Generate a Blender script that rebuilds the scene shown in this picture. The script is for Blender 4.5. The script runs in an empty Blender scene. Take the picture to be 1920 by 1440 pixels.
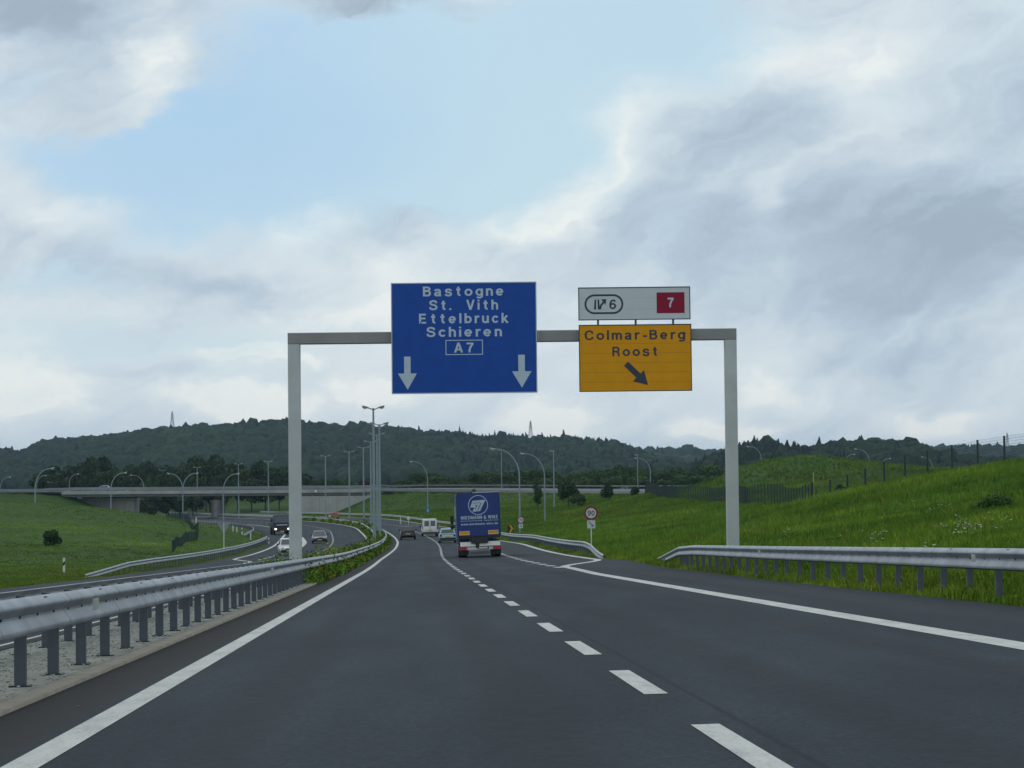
import bpy, math, random
import numpy as np
from mathutils import Matrix, Vector
random.seed(7); rng = np.random.default_rng(11)
sc = bpy.context.scene
COL = sc.collection
R = math.radians

# ------------------------------------------------------------------ camera
F = 5000.0                     # focal length in pixels of a 1920-wide frame
PITCH = math.atan(203/5000.0); ROLL = R(0.6)
fw = np.array([0, math.cos(PITCH), math.sin(PITCH)])
r0 = np.array([1.0, 0, 0]); u0 = np.array([0, -math.sin(PITCH), math.cos(PITCH)])
rt = r0*math.cos(ROLL) - u0*math.sin(ROLL)
up = u0*math.cos(ROLL) + r0*math.sin(ROLL)
cam = bpy.data.cameras.new('camera'); camo = bpy.data.objects.new('camera', cam); COL.objects.link(camo)
cam.sensor_width = 36; cam.lens = 36*F/1920; cam.clip_start = 0.5; cam.clip_end = 30000
M = Matrix(((rt[0], up[0], -fw[0], 0), (rt[1], up[1], -fw[1], 0), (rt[2], up[2], -fw[2], 0), (0, 0, 0, 1)))
camo.matrix_world = M
sc.camera = camo

def pdir(px, py):
    d = fw + rt*(px-960)/F - up*(py-720)/F
    return d
def at(px, py, D):
    d = pdir(px, py); return d*(D/d[1])
def project(p):
    p = np.asarray(p, float); k = p@fw
    return 960+F*(p@rt)/k, 720-F*(p@up)/k

# ------------------------------------------------------------------ node helpers
class NT:
    def __init__(s, tree): s.t = tree; s.n = tree.nodes; s.l = tree.links
    def new(s, typ, **kw):
        n = s.n.new(typ)
        for k, v in kw.items(): setattr(n, k, v)
        return n
    def put(s, sock, v):
        if isinstance(v, bpy.types.NodeSocket): s.l.new(v, sock)
        elif v is not None: sock.default_value = v
    def math(s, op, a, b=None, c=None, clamp=False):
        n = s.new('ShaderNodeMath', operation=op, use_clamp=clamp)
        s.put(n.inputs[0], a); s.put(n.inputs[1], b)
        if c is not None: s.put(n.inputs[2], c)
        return n.outputs[0]
    def vmath(s, op, a, b=None, out=0):
        n = s.new('ShaderNodeVectorMath', operation=op)
        s.put(n.inputs[0], a)
        if b is not None: s.put(n.inputs[1], b)
        return n.outputs[out]
    def noise(s, vec, scale, detail=4, rough=0.55, dist=0.0, out='Fac'):
        n = s.new('ShaderNodeTexNoise')
        if vec is not None: s.put(n.inputs['Vector'], vec)
        n.inputs['Scale'].default_value = scale; n.inputs['Detail'].default_value = detail
        n.inputs['Roughness'].default_value = rough; n.inputs['Distortion'].default_value = dist
        return n.outputs[out]
    def ramp(s, fac, stops):
        n = s.new('ShaderNodeValToRGB'); s.put(n.inputs[0], fac)
        e = n.color_ramp.elements
        while len(e) < len(stops): e.new(0.5)
        for i, (p, c) in enumerate(stops):
            e[i].position = p; e[i].color = (*c, 1) if len(c) == 3 else c
        return n.outputs[0]
    def mr(s, v, a, b, c=0.0, d=1.0, smooth=True):
        n = s.new('ShaderNodeMapRange', interpolation_type='SMOOTHSTEP' if smooth else 'LINEAR')
        s.put(n.inputs[0], v)
        for i, x in enumerate((a, b, c, d)): n.inputs[1+i].default_value = x
        return n.outputs[0]
    def mix(s, f, a, b, typ='MIX'):
        n = s.new('ShaderNodeMix', data_type='RGBA', blend_type=typ)
        s.put(n.inputs[0], f)
        s.put(n.inputs[6], (*a, 1) if isinstance(a, tuple) and len(a) == 3 else a)
        s.put(n.inputs[7], (*b, 1) if isinstance(b, tuple) and len(b) == 3 else b)
        return n.outputs[2]

# ------------------------------------------------------------------ sky, sun, exposure
SUN_EL, SUN_AZ = R(52), R(-40)          # azimuth from +Y towards +X
world = bpy.data.worlds.new("World"); sc.world = world; world.use_nodes = True
wt = NT(world.node_tree); wt.n.clear()
sky = wt.new('ShaderNodeTexSky', sky_type='NISHITA'); sky.sun_disc = False
sky.sun_elevation = SUN_EL; sky.sun_rotation = SUN_AZ; sky.altitude = 250; sky.air_density = 1.2; sky.dust_density = 1.0; sky.ozone_density = 1.0
tc = wt.new('ShaderNodeTexCoord').outputs['Generated']
sv = wt.vmath('MULTIPLY', tc, (1, 1, 1.8))
wob = wt.noise(sv, 9, 5, 0.6, out='Color')
wob = wt.vmath('MULTIPLY', wt.vmath('SUBTRACT', wob, (.5, .5, .5)), (.075, .0, .05))
wob2 = wt.noise(sv, 38, 5, 0.6, out='Color')
wob2 = wt.vmath('MULTIPLY', wt.vmath('SUBTRACT', wob2, (.5, .5, .5)), (.022, .0, .017))
wd = wt.vmath('ADD', wt.vmath('ADD', tc, wob), wob2)
def blob(px, py, rx, ry, rot=0.0):
    d = pdir(px, py); d = d/np.linalg.norm(d)
    v = wt.vmath('SUBTRACT', wd, tuple(d))
    if rot:
        rn = wt.new('ShaderNodeVectorRotate', rotation_type='Y_AXIS'); wt.put(rn.inputs['Vector'], v)
        rn.inputs['Angle'].default_value = R(rot); v = rn.outputs[0]
    v = wt.vmath('MULTIPLY', v, (F/rx, 1.2, F/ry))
    l = wt.vmath('LENGTH', v, out=1)
    return wt.mr(l, 1.35, 0.15)
def total(lst, start, k_=False):
    acc = start
    for (w, *b) in lst: acc = wt.math('MULTIPLY_ADD', blob(*b), w*.80 if w < 0 and k_ else w, acc)
    return acc
n1 = wt.noise(sv, 7, 6, 0.55)
rot = wt.new('ShaderNodeVectorRotate', rotation_type='Y_AXIS'); wt.put(rot.inputs['Vector'], wd); rot.inputs['Angle'].default_value = R(27)
st = wt.vmath('MULTIPLY', rot.outputs[0], (.62, 1, 1.9))
n2 = wt.noise(wt.vmath('ADD', st, (3.1, 1.7, .4)), 17, 8, 0.60, .35)
n3 = wt.noise(wt.vmath('ADD', st, (1.1, 5.7, 2.4)), 46, 8, 0.66, .5)
clear = total([(.75, 640, 170, 420, 290), (.7, 380, 320, 340, 150), (.6, 1010, 150, 360, 250), (.5, 1290, 30, 300, 150), (.45, 60, 170, 130, 80), (.45, 880, 330, 260, 110),
               (-.75, 210, 110, 110, 170), (-.5, 60, 30, 200, 90), (-.45, 110, 230, 100, 60), (-.5, 760, -5, 330, 50), (.45, 200, 290, 280, 60), (.35, 90, 520, 220, 40), (.3, 300, 640, 300, 50)],
              wt.math('ADD', wt.math('MULTIPLY_ADD', n1, .6, -.36), wt.math('ADD', wt.math('MULTIPLY_ADD', n2, .8, -.40), wt.math('MULTIPLY_ADD', n3, .45, -.22))))
cover = wt.mr(clear, .66, -.06)
shade = total([(-.72, 1760, 430, 420, 130, -6), (-.3, 1880, 200, 200, 300), (-.45, 1330, 450, 170, 120), (-.6, 900, 290, 230, 60, 28),
               (-.5, 1430, 250, 140, 80, 25), (-.75, 70, 15, 230, 70), (-.45, 700, 5, 240, 45), (-.25, 1000, 5, 240, 40), (-.42, 240, 500, 140, 55),
               (-.25, 500, 545, 230, 36), (-.35, 790, 400, 200, 60, 20), (-.35, 1560, 560, 320, 60), (-.15, 1300, 680, 300, 80), (-.25, 1700, 660, 260, 60), (-.2, 300, 700, 200, 20),
               (.7, 600, 400, 85, 70), (.75, 1110, 325, 200, 70, 33), (.35, 980, 400, 200, 60), (.4, 250, 90, 80, 120), (.5, 50, 730, 130, 90),
               (.45, 430, 755, 150, 45), (.5, 450, 662, 130, 16), (.55, 1320, 785, 90, 40), (.4, 640, 725, 60, 40), (.55, 1010, 770, 90, 50),
               (.3, 1500, 120, 320, 60), (.4, 1770, 785, 120, 38), (.35, 150, 385, 150, 50), (.3, 1480, 390, 50, 60), (.35, 1430, 700, 110, 50), (.2, 960, 700, 900, 130), (.25, 740, 560, 200, 80)],
              wt.math('ADD', wt.math('MULTIPLY_ADD', n2, 1.0, .105), wt.math('MULTIPLY_ADD', n3, .52, -.26)), True)
cloudc = wt.ramp(shade, [(0.0, (3.7, 4.65, 5.6)), (0.33, (4.95, 6.0, 7.0)), (0.60, (6.4, 7.35, 7.95)), (0.85, (7.7, 8.4, 8.6)), (1.0, (9.0, 9.3, 9.0))])
skyblue = wt.mix(0.8, sky.outputs[0], wt.mix(total([(1.0, 330, 230, 520, 330)], 0.0), (5.5, 7.5, 8.7), (4.3, 6.5, 8.7)))
skyc = wt.mix(cover, skyblue, cloudc)
bg = wt.new('ShaderNodeBackground'); bg.inputs['Strength'].default_value = 0.1
wt.put(bg.inputs['Color'], skyc)
wo = wt.new('ShaderNodeOutputWorld'); wt.l.new(bg.outputs[0], wo.inputs['Surface'])
sun = bpy.data.lights.new('sun', 'SUN'); suno = bpy.data.objects.new('sun', sun); COL.objects.link(suno)
sun.energy = 0.6; sun.angle = R(18); sun.color = (1.0, .95, .88)
sd = Vector((math.sin(SUN_AZ)*math.cos(SUN_EL), math.cos(SUN_AZ)*math.cos(SUN_EL), math.sin(SUN_EL)))
suno.rotation_euler = sd.to_track_quat('Z', 'Y').to_euler()
suno.location = (0, 0, 50)
sc.view_settings.view_transform = 'Standard'; sc.view_settings.look = 'None'
sc.view_settings.exposure = 0.0; sc.view_settings.gamma = 1.0; sc.view_settings.use_curve_mapping = False
sc.cycles.volume_bounces = 0; sc.cycles.max_bounces = 6
try: sc.cycles.volume_step_rate = 4; sc.cycles.volume_max_steps = 64
except Exception: pass

# ------------------------------------------------------------------ materials
MATS = {}
def pm(name, col, rough=.6, metal=0.0, var=0.0, vscale=3.0, spec=None, emit=None, es=0.0, bump=0.0, bscale=40, coat=0.0, col2=None, two=False):
    if name in MATS: return MATS[name]
    m = bpy.data.materials.new(name); m.use_nodes = True; t = NT(m.node_tree)
    b = t.n['Principled BSDF']
    b.inputs['Base Color'].default_value = (*col, 1); b.inputs['Roughness'].default_value = rough; b.inputs['Metallic'].default_value = metal
    if spec is not None: b.inputs['Specular IOR Level'].default_value = spec
    if coat: b.inputs['Coat Weight'].default_value = coat; b.inputs['Coat Roughness'].default_value = .08
    if var or col2:
        tcn = t.new('ShaderNodeTexCoord').outputs['Object']
        nz = t.noise(tcn, vscale, 5, .6)
        c2 = col2 if col2 else tuple(max(0, c*(1-var)) for c in col)
        c1 = col if col2 else tuple(c*(1+var) for c in col)
        t.put(b.inputs['Base Color'], t.ramp(nz, [(0.32, c1), (0.68, c2)]))
    if bump:
        tcn = t.new('ShaderNodeTexCoord').outputs['Object']
        bn = t.new('ShaderNodeBump'); bn.inputs['Strength'].default_value = bump; bn.inputs['Distance'].default_value = .02
        t.put(bn.inputs['Height'], t.noise(tcn, bscale, 4, .6)); t.l.new(bn.outputs[0], b.inputs['Normal'])
    if emit: b.inputs['Emission Color'].default_value = (*emit, 1); b.inputs['Emission Strength'].default_value = es
    MATS[name] = m; return m

def asphalt_mat():
    m = bpy.data.materials.new('asphalt'); m.use_nodes = True; t = NT(m.node_tree); b = t.n['Principled BSDF']
    pos = t.new('ShaderNodeNewGeometry').outputs['Position']
    uvn = t.new('ShaderNodeUVMap'); uvn.uv_map = 'road'
    sep = t.new('ShaderNodeSeparateXYZ'); t.l.new(uvn.outputs[0], sep.inputs[0])
    o = sep.outputs[0]
    big = t.noise(t.vmath('MULTIPLY', pos, (1, .12, 1)), .8, 5, .6)
    fine = t.noise(pos, 24, 5, .85); mid = t.noise(pos, 6, 4, .65)
    v = t.math('ADD', t.math('MULTIPLY', t.math('MULTIPLY_ADD', t.math('SUBTRACT', big, .5), 1.1, .5), .45), t.math('ADD', t.math('MULTIPLY', t.math('MULTIPLY_ADD', t.math('SUBTRACT', fine, .5), 2.3, .5), .55), t.math('MULTIPLY', mid, .18)))
    c = t.ramp(v, [(0.34, (.008, .0135, .0185)), (0.55, (.017, .026, .034)), (0.8, (.044, .058, .071))])
    # wheel tracks and oil strip along each lane, and the brownish dusty edge by the left kerb
    lane = t.math('FRACT', t.math('DIVIDE', o, 3.75))
    oil = t.math('MULTIPLY', t.mr(t.math('ABSOLUTE', t.math('SUBTRACT', t.math('ABSOLUTE', t.math('SUBTRACT', lane, .5)), .235)), .11, .02), t.math('MULTIPLY_ADD', mid, .5, .12))
    c = t.mix(oil, c, (.013, .0165, .020))
    joint = t.mr(t.math('ABSOLUTE', t.math('SUBTRACT', o, 3.95)), .03, .012); c = t.mix(t.math('MULTIPLY', joint, .55), c, (.008, .009, .010))
    dust = t.math('MULTIPLY', t.mr(o, -.05, -.35), t.mr(o, -2.5, -1.6))
    c = t.mix(t.math('MULTIPLY', dust, .75), c, (.026, .022, .020))
    dust2 = t.mr(o, 8.0, 8.9)
    c = t.mix(t.math('MULTIPLY', dust2, .45), c, (.034, .037, .043))
    t.put(b.inputs['Base Color'], c)
    t.put(b.inputs['Roughness'], t.math('MULTIPLY_ADD', mid, .2, .68))
    b.inputs['Specular IOR Level'].default_value = .12
    bn = t.new('ShaderNodeBump'); bn.inputs['Strength'].default_value = .35; bn.inputs['Distance'].default_value = .01
    t.put(bn.inputs['Height'], fine); t.l.new(bn.outputs[0], b.inputs['Normal'])
    return m
MATS['asphalt'] = asphalt_mat()

def grass_mat(name, stops, sc1=.05, sc2=.6, use_attr=False):
    m = bpy.data.materials.new(name); m.use_nodes = True; t = NT(m.node_tree); b = t.n['Principled BSDF']
    pos = t.new('ShaderNodeNewGeometry').outputs['Position']
    a = t.noise(pos, sc1, 5, .6, .3); c = t.noise(pos, sc2, 6, .65); f = t.noise(t.vmath('MULTIPLY', pos, (1, 1, .5)), sc2*9, 3, .7)
    v = t.math('ADD', t.math('MULTIPLY', a, .5), t.math('ADD', t.math('MULTIPLY', c, .4), t.math('MULTIPLY', f, .35)))
    v = t.math('SUBTRACT', v, .12)
    col = t.ramp(v, stops)
    if use_attr:
        at_ = t.new('ShaderNodeAttribute', attribute_name='tone')
        col = t.mix(1.0, col, at_.outputs['Color'], 'MULTIPLY')
    t.put(b.inputs['Base Color'], col)
    b.inputs['Roughness'].default_value = .85; b.inputs['Specular IOR Level'].default_value = .15
    bn = t.new('ShaderNodeBump'); bn.inputs['Strength'].default_value = .9; bn.inputs['Distance'].default_value = .35
    t.put(bn.inputs['Height'], t.math('ADD', c, t.math('MULTIPLY', f, .4))); t.l.new(bn.outputs[0], b.inputs['Normal'])
    MATS[name] = m; return m
GR = [(0.25, (.016, .038, .006)), (0.45, (.030, .070, .008)), (0.62, (.046, .098, .011)), (0.8, (.075, .125, .020))]
grass_mat('meadow_ground', GR, .04, .5)
grass_mat('grass_blades', [(0.25, (.066, .128, .014)), (0.5, (.142, .275, .022)), (0.75, (.235, .365, .042))], .06, .7, use_attr=True)

def foliage_mat(name, dark, light, sc1=.35, transl=True):
    m = bpy.data.materials.new(name); m.use_nodes = True; t = NT(m.node_tree); b = t.n['Principled BSDF']
    pos = t.new('ShaderNodeNewGeometry').outputs['Position']
    oi = t.new('ShaderNodeObjectInfo').outputs['Random']
    n = t.noise(pos, sc1, 5, .65)
    n = t.math('ADD', n, t.math('MULTIPLY_ADD', oi, .25, -.125))
    t.put(b.inputs['Base Color'], t.ramp(n, [(.3, dark), (.7, light)]))
    b.inputs['Roughness'].default_value = .8; b.inputs['Specular IOR Level'].default_value = .2
    MATS[name] = m; return m
foliage_mat('leaf_dark', (.012, .028, .010), (.035, .07, .018))
foliage_mat('leaf_mid', (.020, .045, .010), (.060, .115, .020))
foliage_mat('leaf_fresh', (.030, .070, .010), (.085, .15, .022), .9)
foliage_mat('leaf_red', (.030, .016, .014), (.055, .030, .022))
foliage_mat('broom', (.12, .11, .01), (.35, .28, .015), 2.0)

def forest_mat(name, stops):
    m = bpy.data.materials.new(name); m.use_nodes = True; t = NT(m.node_tree); b = t.n['Principled BSDF']
    pos = t.new('ShaderNodeNewGeometry').outputs['Position']
    at_ = t.new('ShaderNodeAttribute', attribute_name='tone').outputs['Color']
    n = t.noise(pos, .28, 5, .7); n0 = t.noise(pos, .006, 4, .6)
    v = t.math('ADD', t.math('MULTIPLY', n, .5), t.math('MULTIPLY', n0, .5))
    c = t.mix(1.0, t.ramp(v, stops), at_, 'MULTIPLY')
    t.put(b.inputs['Base Color'], c); b.inputs['Roughness'].default_value = .9; b.inputs['Specular IOR Level'].default_value = .1
    bn = t.new('ShaderNodeBump'); bn.inputs['Strength'].default_value = 1.0; bn.inputs['Distance'].default_value = 1.5
    t.put(bn.inputs['Height'], t.noise(pos, .6, 5, .7)); t.l.new(bn.outputs[0], b.inputs['Normal'])
    MATS[name] = m; return m
forest_mat('forest', [(.3, (.010, .022, .012)), (.5, (.024, .048, .022)), (.68, (.044, .078, .028))])

galv = pm('galvanised_steel', (.29, .315, .345), .5, .3, .24, 1.3, bump=.1, bscale=8)
galvf = pm('weathered_steel', (.24, .265, .275), .6, .3, .12, 1.0)
galvd = pm('galvanised_post', (.085, .10, .12), .65, .2, .2, 3.0)
bolt = pm('dark_bolt', (.06, .065, .07), .6, .3)
paintw = pm('road_paint', (.50, .51, .48), .75, 0, .12, 9.0)
def worn_paint(m):
    t = NT(m.node_tree); b = t.n['Principled BSDF']; pos = t.new('ShaderNodeNewGeometry').outputs['Position']
    v = t.math('ADD', t.math('MULTIPLY', t.noise(pos, 34, 6, .8), .6), t.math('MULTIPLY', t.noise(t.vmath('MULTIPLY', pos, (1, .25, 1)), 3.5, 5, .7), .4))
    t.put(b.inputs['Base Color'], t.ramp(v, [(.34, (.12, .125, .125)), (.43, (.36, .365, .35)), (.52, (.50, .505, .475)), (.7, (.58, .58, .54))]))
worn_paint(paintw)
concrete = pm('concrete', (.36, .36, .33), .85, 0, .16, .25, bump=.3, bscale=6)
concd = pm('concrete_pier', (.21, .205, .20), .85, 0, .2, .8)
beamgrey = pm('gantry_paint', (.50, .52, .51), .55, .1, .09, 1.1)
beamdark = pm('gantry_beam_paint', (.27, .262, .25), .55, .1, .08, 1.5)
polem = pm('lamp_pole_paint', (.24, .30, .32), .5, .3, .08, 1.0)
headm = pm('lamp_housing', (.22, .24, .25), .5, .2, .1, 3)
lens = pm('lamp_glass', (.62, .60, .52), .25)
headw = pm('lamp_housing_pale', (.42, .44, .40), .4)
blue_s = pm('sign_blue', (.012, .072, .35), .5, 0, .07, 2.0, spec=.2)
white_s = pm('sign_white', (.56, .60, .62), .45, 0, .04, 2.0)
letter_s = pm('sign_letter', (.47, .56, .64), .45, 0, .04, 4.0)
orange_s = pm('sign_amber', (.72, .31, .002), .5, 0, .05, 2.0, spec=.2)
red_s = pm('sign_red', (.27, .008, .035), .5, 0, .06, 3, spec=.2)
dark_s = pm('sign_dark', (.022, .032, .05), .5, 0, .1, 3)
back_s = pm('sign_back', (.26, .29, .32), .5, .4, .1, 2)
seam_s = pm('sign_seam', (.25, .12, .01), .6)
rubber = pm('rubber', (.012, .012, .013), .8, 0, .2, 8)
rim = pm('rim', (.30, .31, .32), .35, .8, .1, 8)
glassm = pm('car_glass', (.020, .028, .034), .06, 0, .1, 2, spec=.9)
plasticd = pm('dark_plastic', (.018, .019, .021), .6, 0, .1, 8)
redl = pm('red_lamp', (.42, .010, .02), .3, 0, .1, 10)
plate_y = pm('plate_yellow', (.62, .42, .03), .5, 0, .05, 10)
plate_w = pm('plate_white', (.55, .55, .52), .5, 0, .05, 10)
stonem = pm('gravel', (.25, .255, .22), .9, 0, 0, 1.6, bump=1.0, bscale=14, col2=(.14, .145, .125))
kerbm = pm('kerb_sand', (.27, .235, .185), .9, 0, .2, 3, bump=.5, bscale=20)
barkm = pm('bark', (.06, .045, .03), .9, 0, .3, 3)
fencem = pm('fence_green', (.008, .030, .028), .5, .1, .1, 2)
postw = pm('marker_white', (.66, .66, .62), .5, 0, .05, 5)
railhead = pm('headlight_glass', (.6, .62, .63), .12, 0, .05, 9)
lit = pm('headlight_lit', (.9, .85, .8), .3, emit=(1, .9, .85), es=2.2)

# ------------------------------------------------------------------ mesh builder
class MB:
    def __init__(s): s.v = []; s.f = []; s.m = []; s.mats = []
    def mi(s, mat):
        if mat not in s.mats: s.mats.append(mat)
        return s.mats.index(mat)
    def add(s, vs, fs, mat):
        k = len(s.v); s.v += [tuple(map(float, v)) for v in vs]; i = s.mi(mat)
        for f in fs: s.f.append(tuple(k+j for j in f)); s.m.append(i)
        return s
    def box(s, c, d, mat, rz=0, taper=1.0, M=None):
        x, y, z = d[0]/2, d[1]/2, d[2]/2
        vs = []
        for sz in (-1, 1):
            t = taper if sz > 0 else 1
            for sx, sy in ((-1, -1), (1, -1), (1, 1), (-1, 1)):
                a, b = sx*x*t, sy*y*t
                vs.append((c[0]+a*math.cos(rz)-b*math.sin(rz), c[1]+a*math.sin(rz)+b*math.cos(rz), c[2]+sz*z))
        return s.add(vs, [(3, 2, 1, 0), (4, 5, 6, 7), (0, 1, 5, 4), (1, 2, 6, 5), (2, 3, 7, 6), (3, 0, 4, 7)], mat)
    def bbox(s, c, d, mat, bev=.02, axis=2):
        # box with chamfered vertical-section corners, extruded along axis
        a = [0, 1, 2]; a.remove(axis); u, w = a
        U, W, Lh = d[u]/2, d[w]/2, d[axis]/2; b = min(bev, U*.9, W*.9)
        prof = [(U-b, -W), (U, -W+b), (U, W-b), (U-b, W), (-U+b, W), (-U, W-b), (-U, -W+b), (-U+b, -W)]
        vs = []
        for sg in (-1, 1):
            for p in prof:
                q = [0, 0, 0]; q[u] = c[u]+p[0]; q[w] = c[w]+p[1]; q[axis] = c[axis]+sg*Lh; vs.append(q)
        n = len(prof); fs = [tuple(range(n-1, -1, -1)), tuple(range(n, 2*n))]
        for i in range(n): j = (i+1) % n; fs.append((i, j, n+j, n+i))
        if axis == 1: fs = [tuple(reversed(f)) for f in fs]
        return s.add(vs, fs, mat)
    def tube(s, pts, rad, mat, n=8, cap=True):
        pts = [np.array(p, float) for p in pts]; N = len(pts)
        rs = rad if hasattr(rad, '__len__') else [rad]*N
        vs = []; a = None
        for i in range(N):
            t = pts[min(i+1, N-1)]-pts[max(i-1, 0)]; t = t/np.linalg.norm(t)
            if a is None:
                a = np.cross(t, (0, 1, .01) if abs(t[1]) < .9 else (1, 0, 0))
            a = a-t*(a@t); a /= np.linalg.norm(a); b = np.cross(t, a)
            for k in range(n):
                w = 2*math.pi*k/n; vs.append(pts[i]+rs[i]*(a*math.cos(w)+b*math.sin(w)))
        fs = []
        for i in range(N-1):
            for k in range(n):
                k2 = (k+1) % n; fs.append((i*n+k, i*n+k2, (i+1)*n+k2, (i+1)*n+k))
        if cap: fs += [tuple(range(n-1, -1, -1)), tuple((N-1)*n+k for k in range(n))]
        return s.add(vs, fs, mat)
    def loft(s, rings, mat, cap=True, closed=True):
        n = len(rings[0]); vs = [p for r in rings for p in r]; fs = []
        for i in range(len(rings)-1):
            for k in range(n if closed else n-1):
                k2 = (k+1) % n; fs.append((i*n+k, i*n+k2, (i+1)*n+k2, (i+1)*n+k))
        if cap: fs += [tuple(range(n-1, -1, -1)), tuple((len(rings)-1)*n+k for k in range(n))]
        return s.add(vs, fs, mat)
    def poly(s, pts, mat): return s.add(pts, [tuple(range(len(pts)))], mat)
    def prism(s, outline, y0, y1, mat):
        # outline in (x,z), extruded along y
        n = len(outline); vs = [(x, y0, z) for x, z in outline]+[(x, y1, z) for x, z in outline]
        fs = [tuple(range(n)), tuple(range(2*n-1, n-1, -1))]+[(i, i+n, (i+1) % n+n, (i+1) % n) for i in range(n)]
        return s.add(vs, fs, mat)
    def build(s, name, parent=None, smooth=False, loc=None):
        me = bpy.data.meshes.new(name); me.from_pydata(s.v, [], s.f)
        for m in s.mats: me.materials.append(m)
        me.polygons.foreach_set('material_index', s.m)
        if smooth:
            me.polygons.foreach_set('use_smooth', [True]*len(me.polygons))
            try: me.set_sharp_from_angle(angle=R(40))
            except Exception: pass
        me.update()
        o = bpy.data.objects.new(name, me); COL.objects.link(o)
        if parent: o.parent = parent
        if loc is not None: o.location = loc
        return o
def npmesh(name, V, Fq, mats, mi=None, parent=None, smooth=False, tone=None, nper=4):
    me = bpy.data.meshes.new(name); V = np.asarray(V, np.float32); Fq = np.asarray(Fq, np.int32)
    me.vertices.add(len(V)); me.vertices.foreach_set('co', V.ravel())
    me.loops.add(Fq.size); me.loops.foreach_set('vertex_index', Fq.ravel())
    me.polygons.add(len(Fq)); me.polygons.foreach_set('loop_start', np.arange(0, Fq.size, Fq.shape[1], dtype=np.int32))
    if mi is not None: me.polygons.foreach_set('material_index', np.asarray(mi, np.int32))
    if smooth: me.polygons.foreach_set('use_smooth', np.ones(len(Fq), bool))
    for m in mats: me.materials.append(m)
    me.update(calc_edges=True)
    if tone is not None:
        ca = me.color_attributes.new('tone', 'FLOAT_COLOR', 'POINT')
        t = np.asarray(tone, np.float32)
        if t.ndim == 1: t = np.stack([t, t, t], 1)
        ca.data.foreach_set('color', np.concatenate([t, np.ones((len(t), 1), np.float32)], 1).ravel())
    o = bpy.data.objects.new(name, me); COL.objects.link(o)
    if parent: o.parent = parent
    return o
def tag(o, label=None, cat=None, group=None, kind=None):
    if label: o['label'] = label
    if cat: o['category'] = cat
    if group: o['group'] = group
    if kind: o['kind'] = kind
    return o
def thing(name, label, cat, loc=(0, 0, 0), rz=0.0, group=None, rx=0.0, ry=0.0):
    o = bpy.data.objects.new(name, None); COL.objects.link(o); o.empty_display_size = .2
    o.location = tuple(map(float, loc)); o.rotation_euler = (rx, ry, rz)
    return tag(o, label, cat, group)
def copy_tree(o, parent=None):
    c = o.copy(); COL.objects.link(c)
    if parent: c.parent = parent
    for ch in o.children: copy_tree(ch, c)
    return c

# ------------------------------------------------------------------ road frame
def ss(x): x = np.clip(x, 0, 1); return x*x*(3-2*x)
_AY = np.arange(-100, 1300, 2.0)
_av = np.interp(_AY, [-100, 265, 302, 340, 393, 432, 477, 518, 550, 586, 650, 715, 1300], [0, 0, .7, 2.0, 3.9, 7.0, 12.2, 19.4, 26.7, 35.4, 49.5, 64.5, 200])
_kw = np.exp(-.5*(np.arange(-18, 19)/7.0)**2); _kw /= _kw.sum()
_AV = np.convolve(np.pad(_av, 18, mode='edge'), _kw, mode='valid')
def refX(Y):
    Y = np.asarray(Y, float)
    return -2.06+.45*ss((Y-150)/85)-np.interp(Y, _AY, _AV)-.037*Y
def P(Y):
    Y = np.asarray(Y, float)
    u = np.clip(Y-100, 0, 200)
    return -1.1-.0186*np.minimum(Y, 100)-.0186*(u-u*u/400.0)
def bank(o, s=0.0):
    o = np.asarray(o, float); s = np.asarray(s, float); k = 1-2.6*ss((s-215)/85)*(1-ss((s-420)/80))
    return .021*(np.clip(o-2.1, -22, 0)+np.clip(o-2.1, 0, 12)*k)-.35*ss((-2.9-o)/1.8)
def rp(s, o, dz=0.0):
    s = np.asarray(s, float); o = np.asarray(o, float)
    h = (refX(s+1)-refX(s-1))/2; L = np.sqrt(1+h*h)
    x = refX(s)+o/L; y = s-h*o/L
    return np.stack([x, y, P(s)+bank(o, s)+dz], -1)
def heading(s): return math.atan2(-(float(refX(s+1)-refX(s-1))/2), 1.0)
_ps = np.arange(-60, 1000, 3.0)
_px = refX(_ps)
def inv(x, y):
    x = np.asarray(x, float).ravel(); y = np.asarray(y, float).ravel()
    h = (refX(y+1)-refX(y-1))/2
    s = y.copy(); 
    for _ in range(3):
        d = x-refX(s); hh = (refX(s+1)-refX(s-1))/2
        s = y+(d)*hh*1.0/(1+hh*hh)*1.0
    hh = (refX(s+1)-refX(s-1))/2
    o = (x-refX(s))/np.sqrt(1+hh*hh) + (y-s)*(-hh)/np.sqrt(1+hh*hh)
    return s, o
def OR(s):   # right paved edge
    return np.interp(s, [-40, 60, 75, 93, 107, 118, 131, 145, 1000], [10.1, 10.1, 10.4, 10.6, 11.2, 11.6, 11.3, 11.15, 11.15])
def OL(s):   # far paved edge of the oncoming carriageway
    return np.interp(s, [-40, 110, 152, 200, 290, 330, 420, 1000], [-17, -16.8, -15.1, -14.2, -14.0, -15.5, -17, -17])

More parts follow.
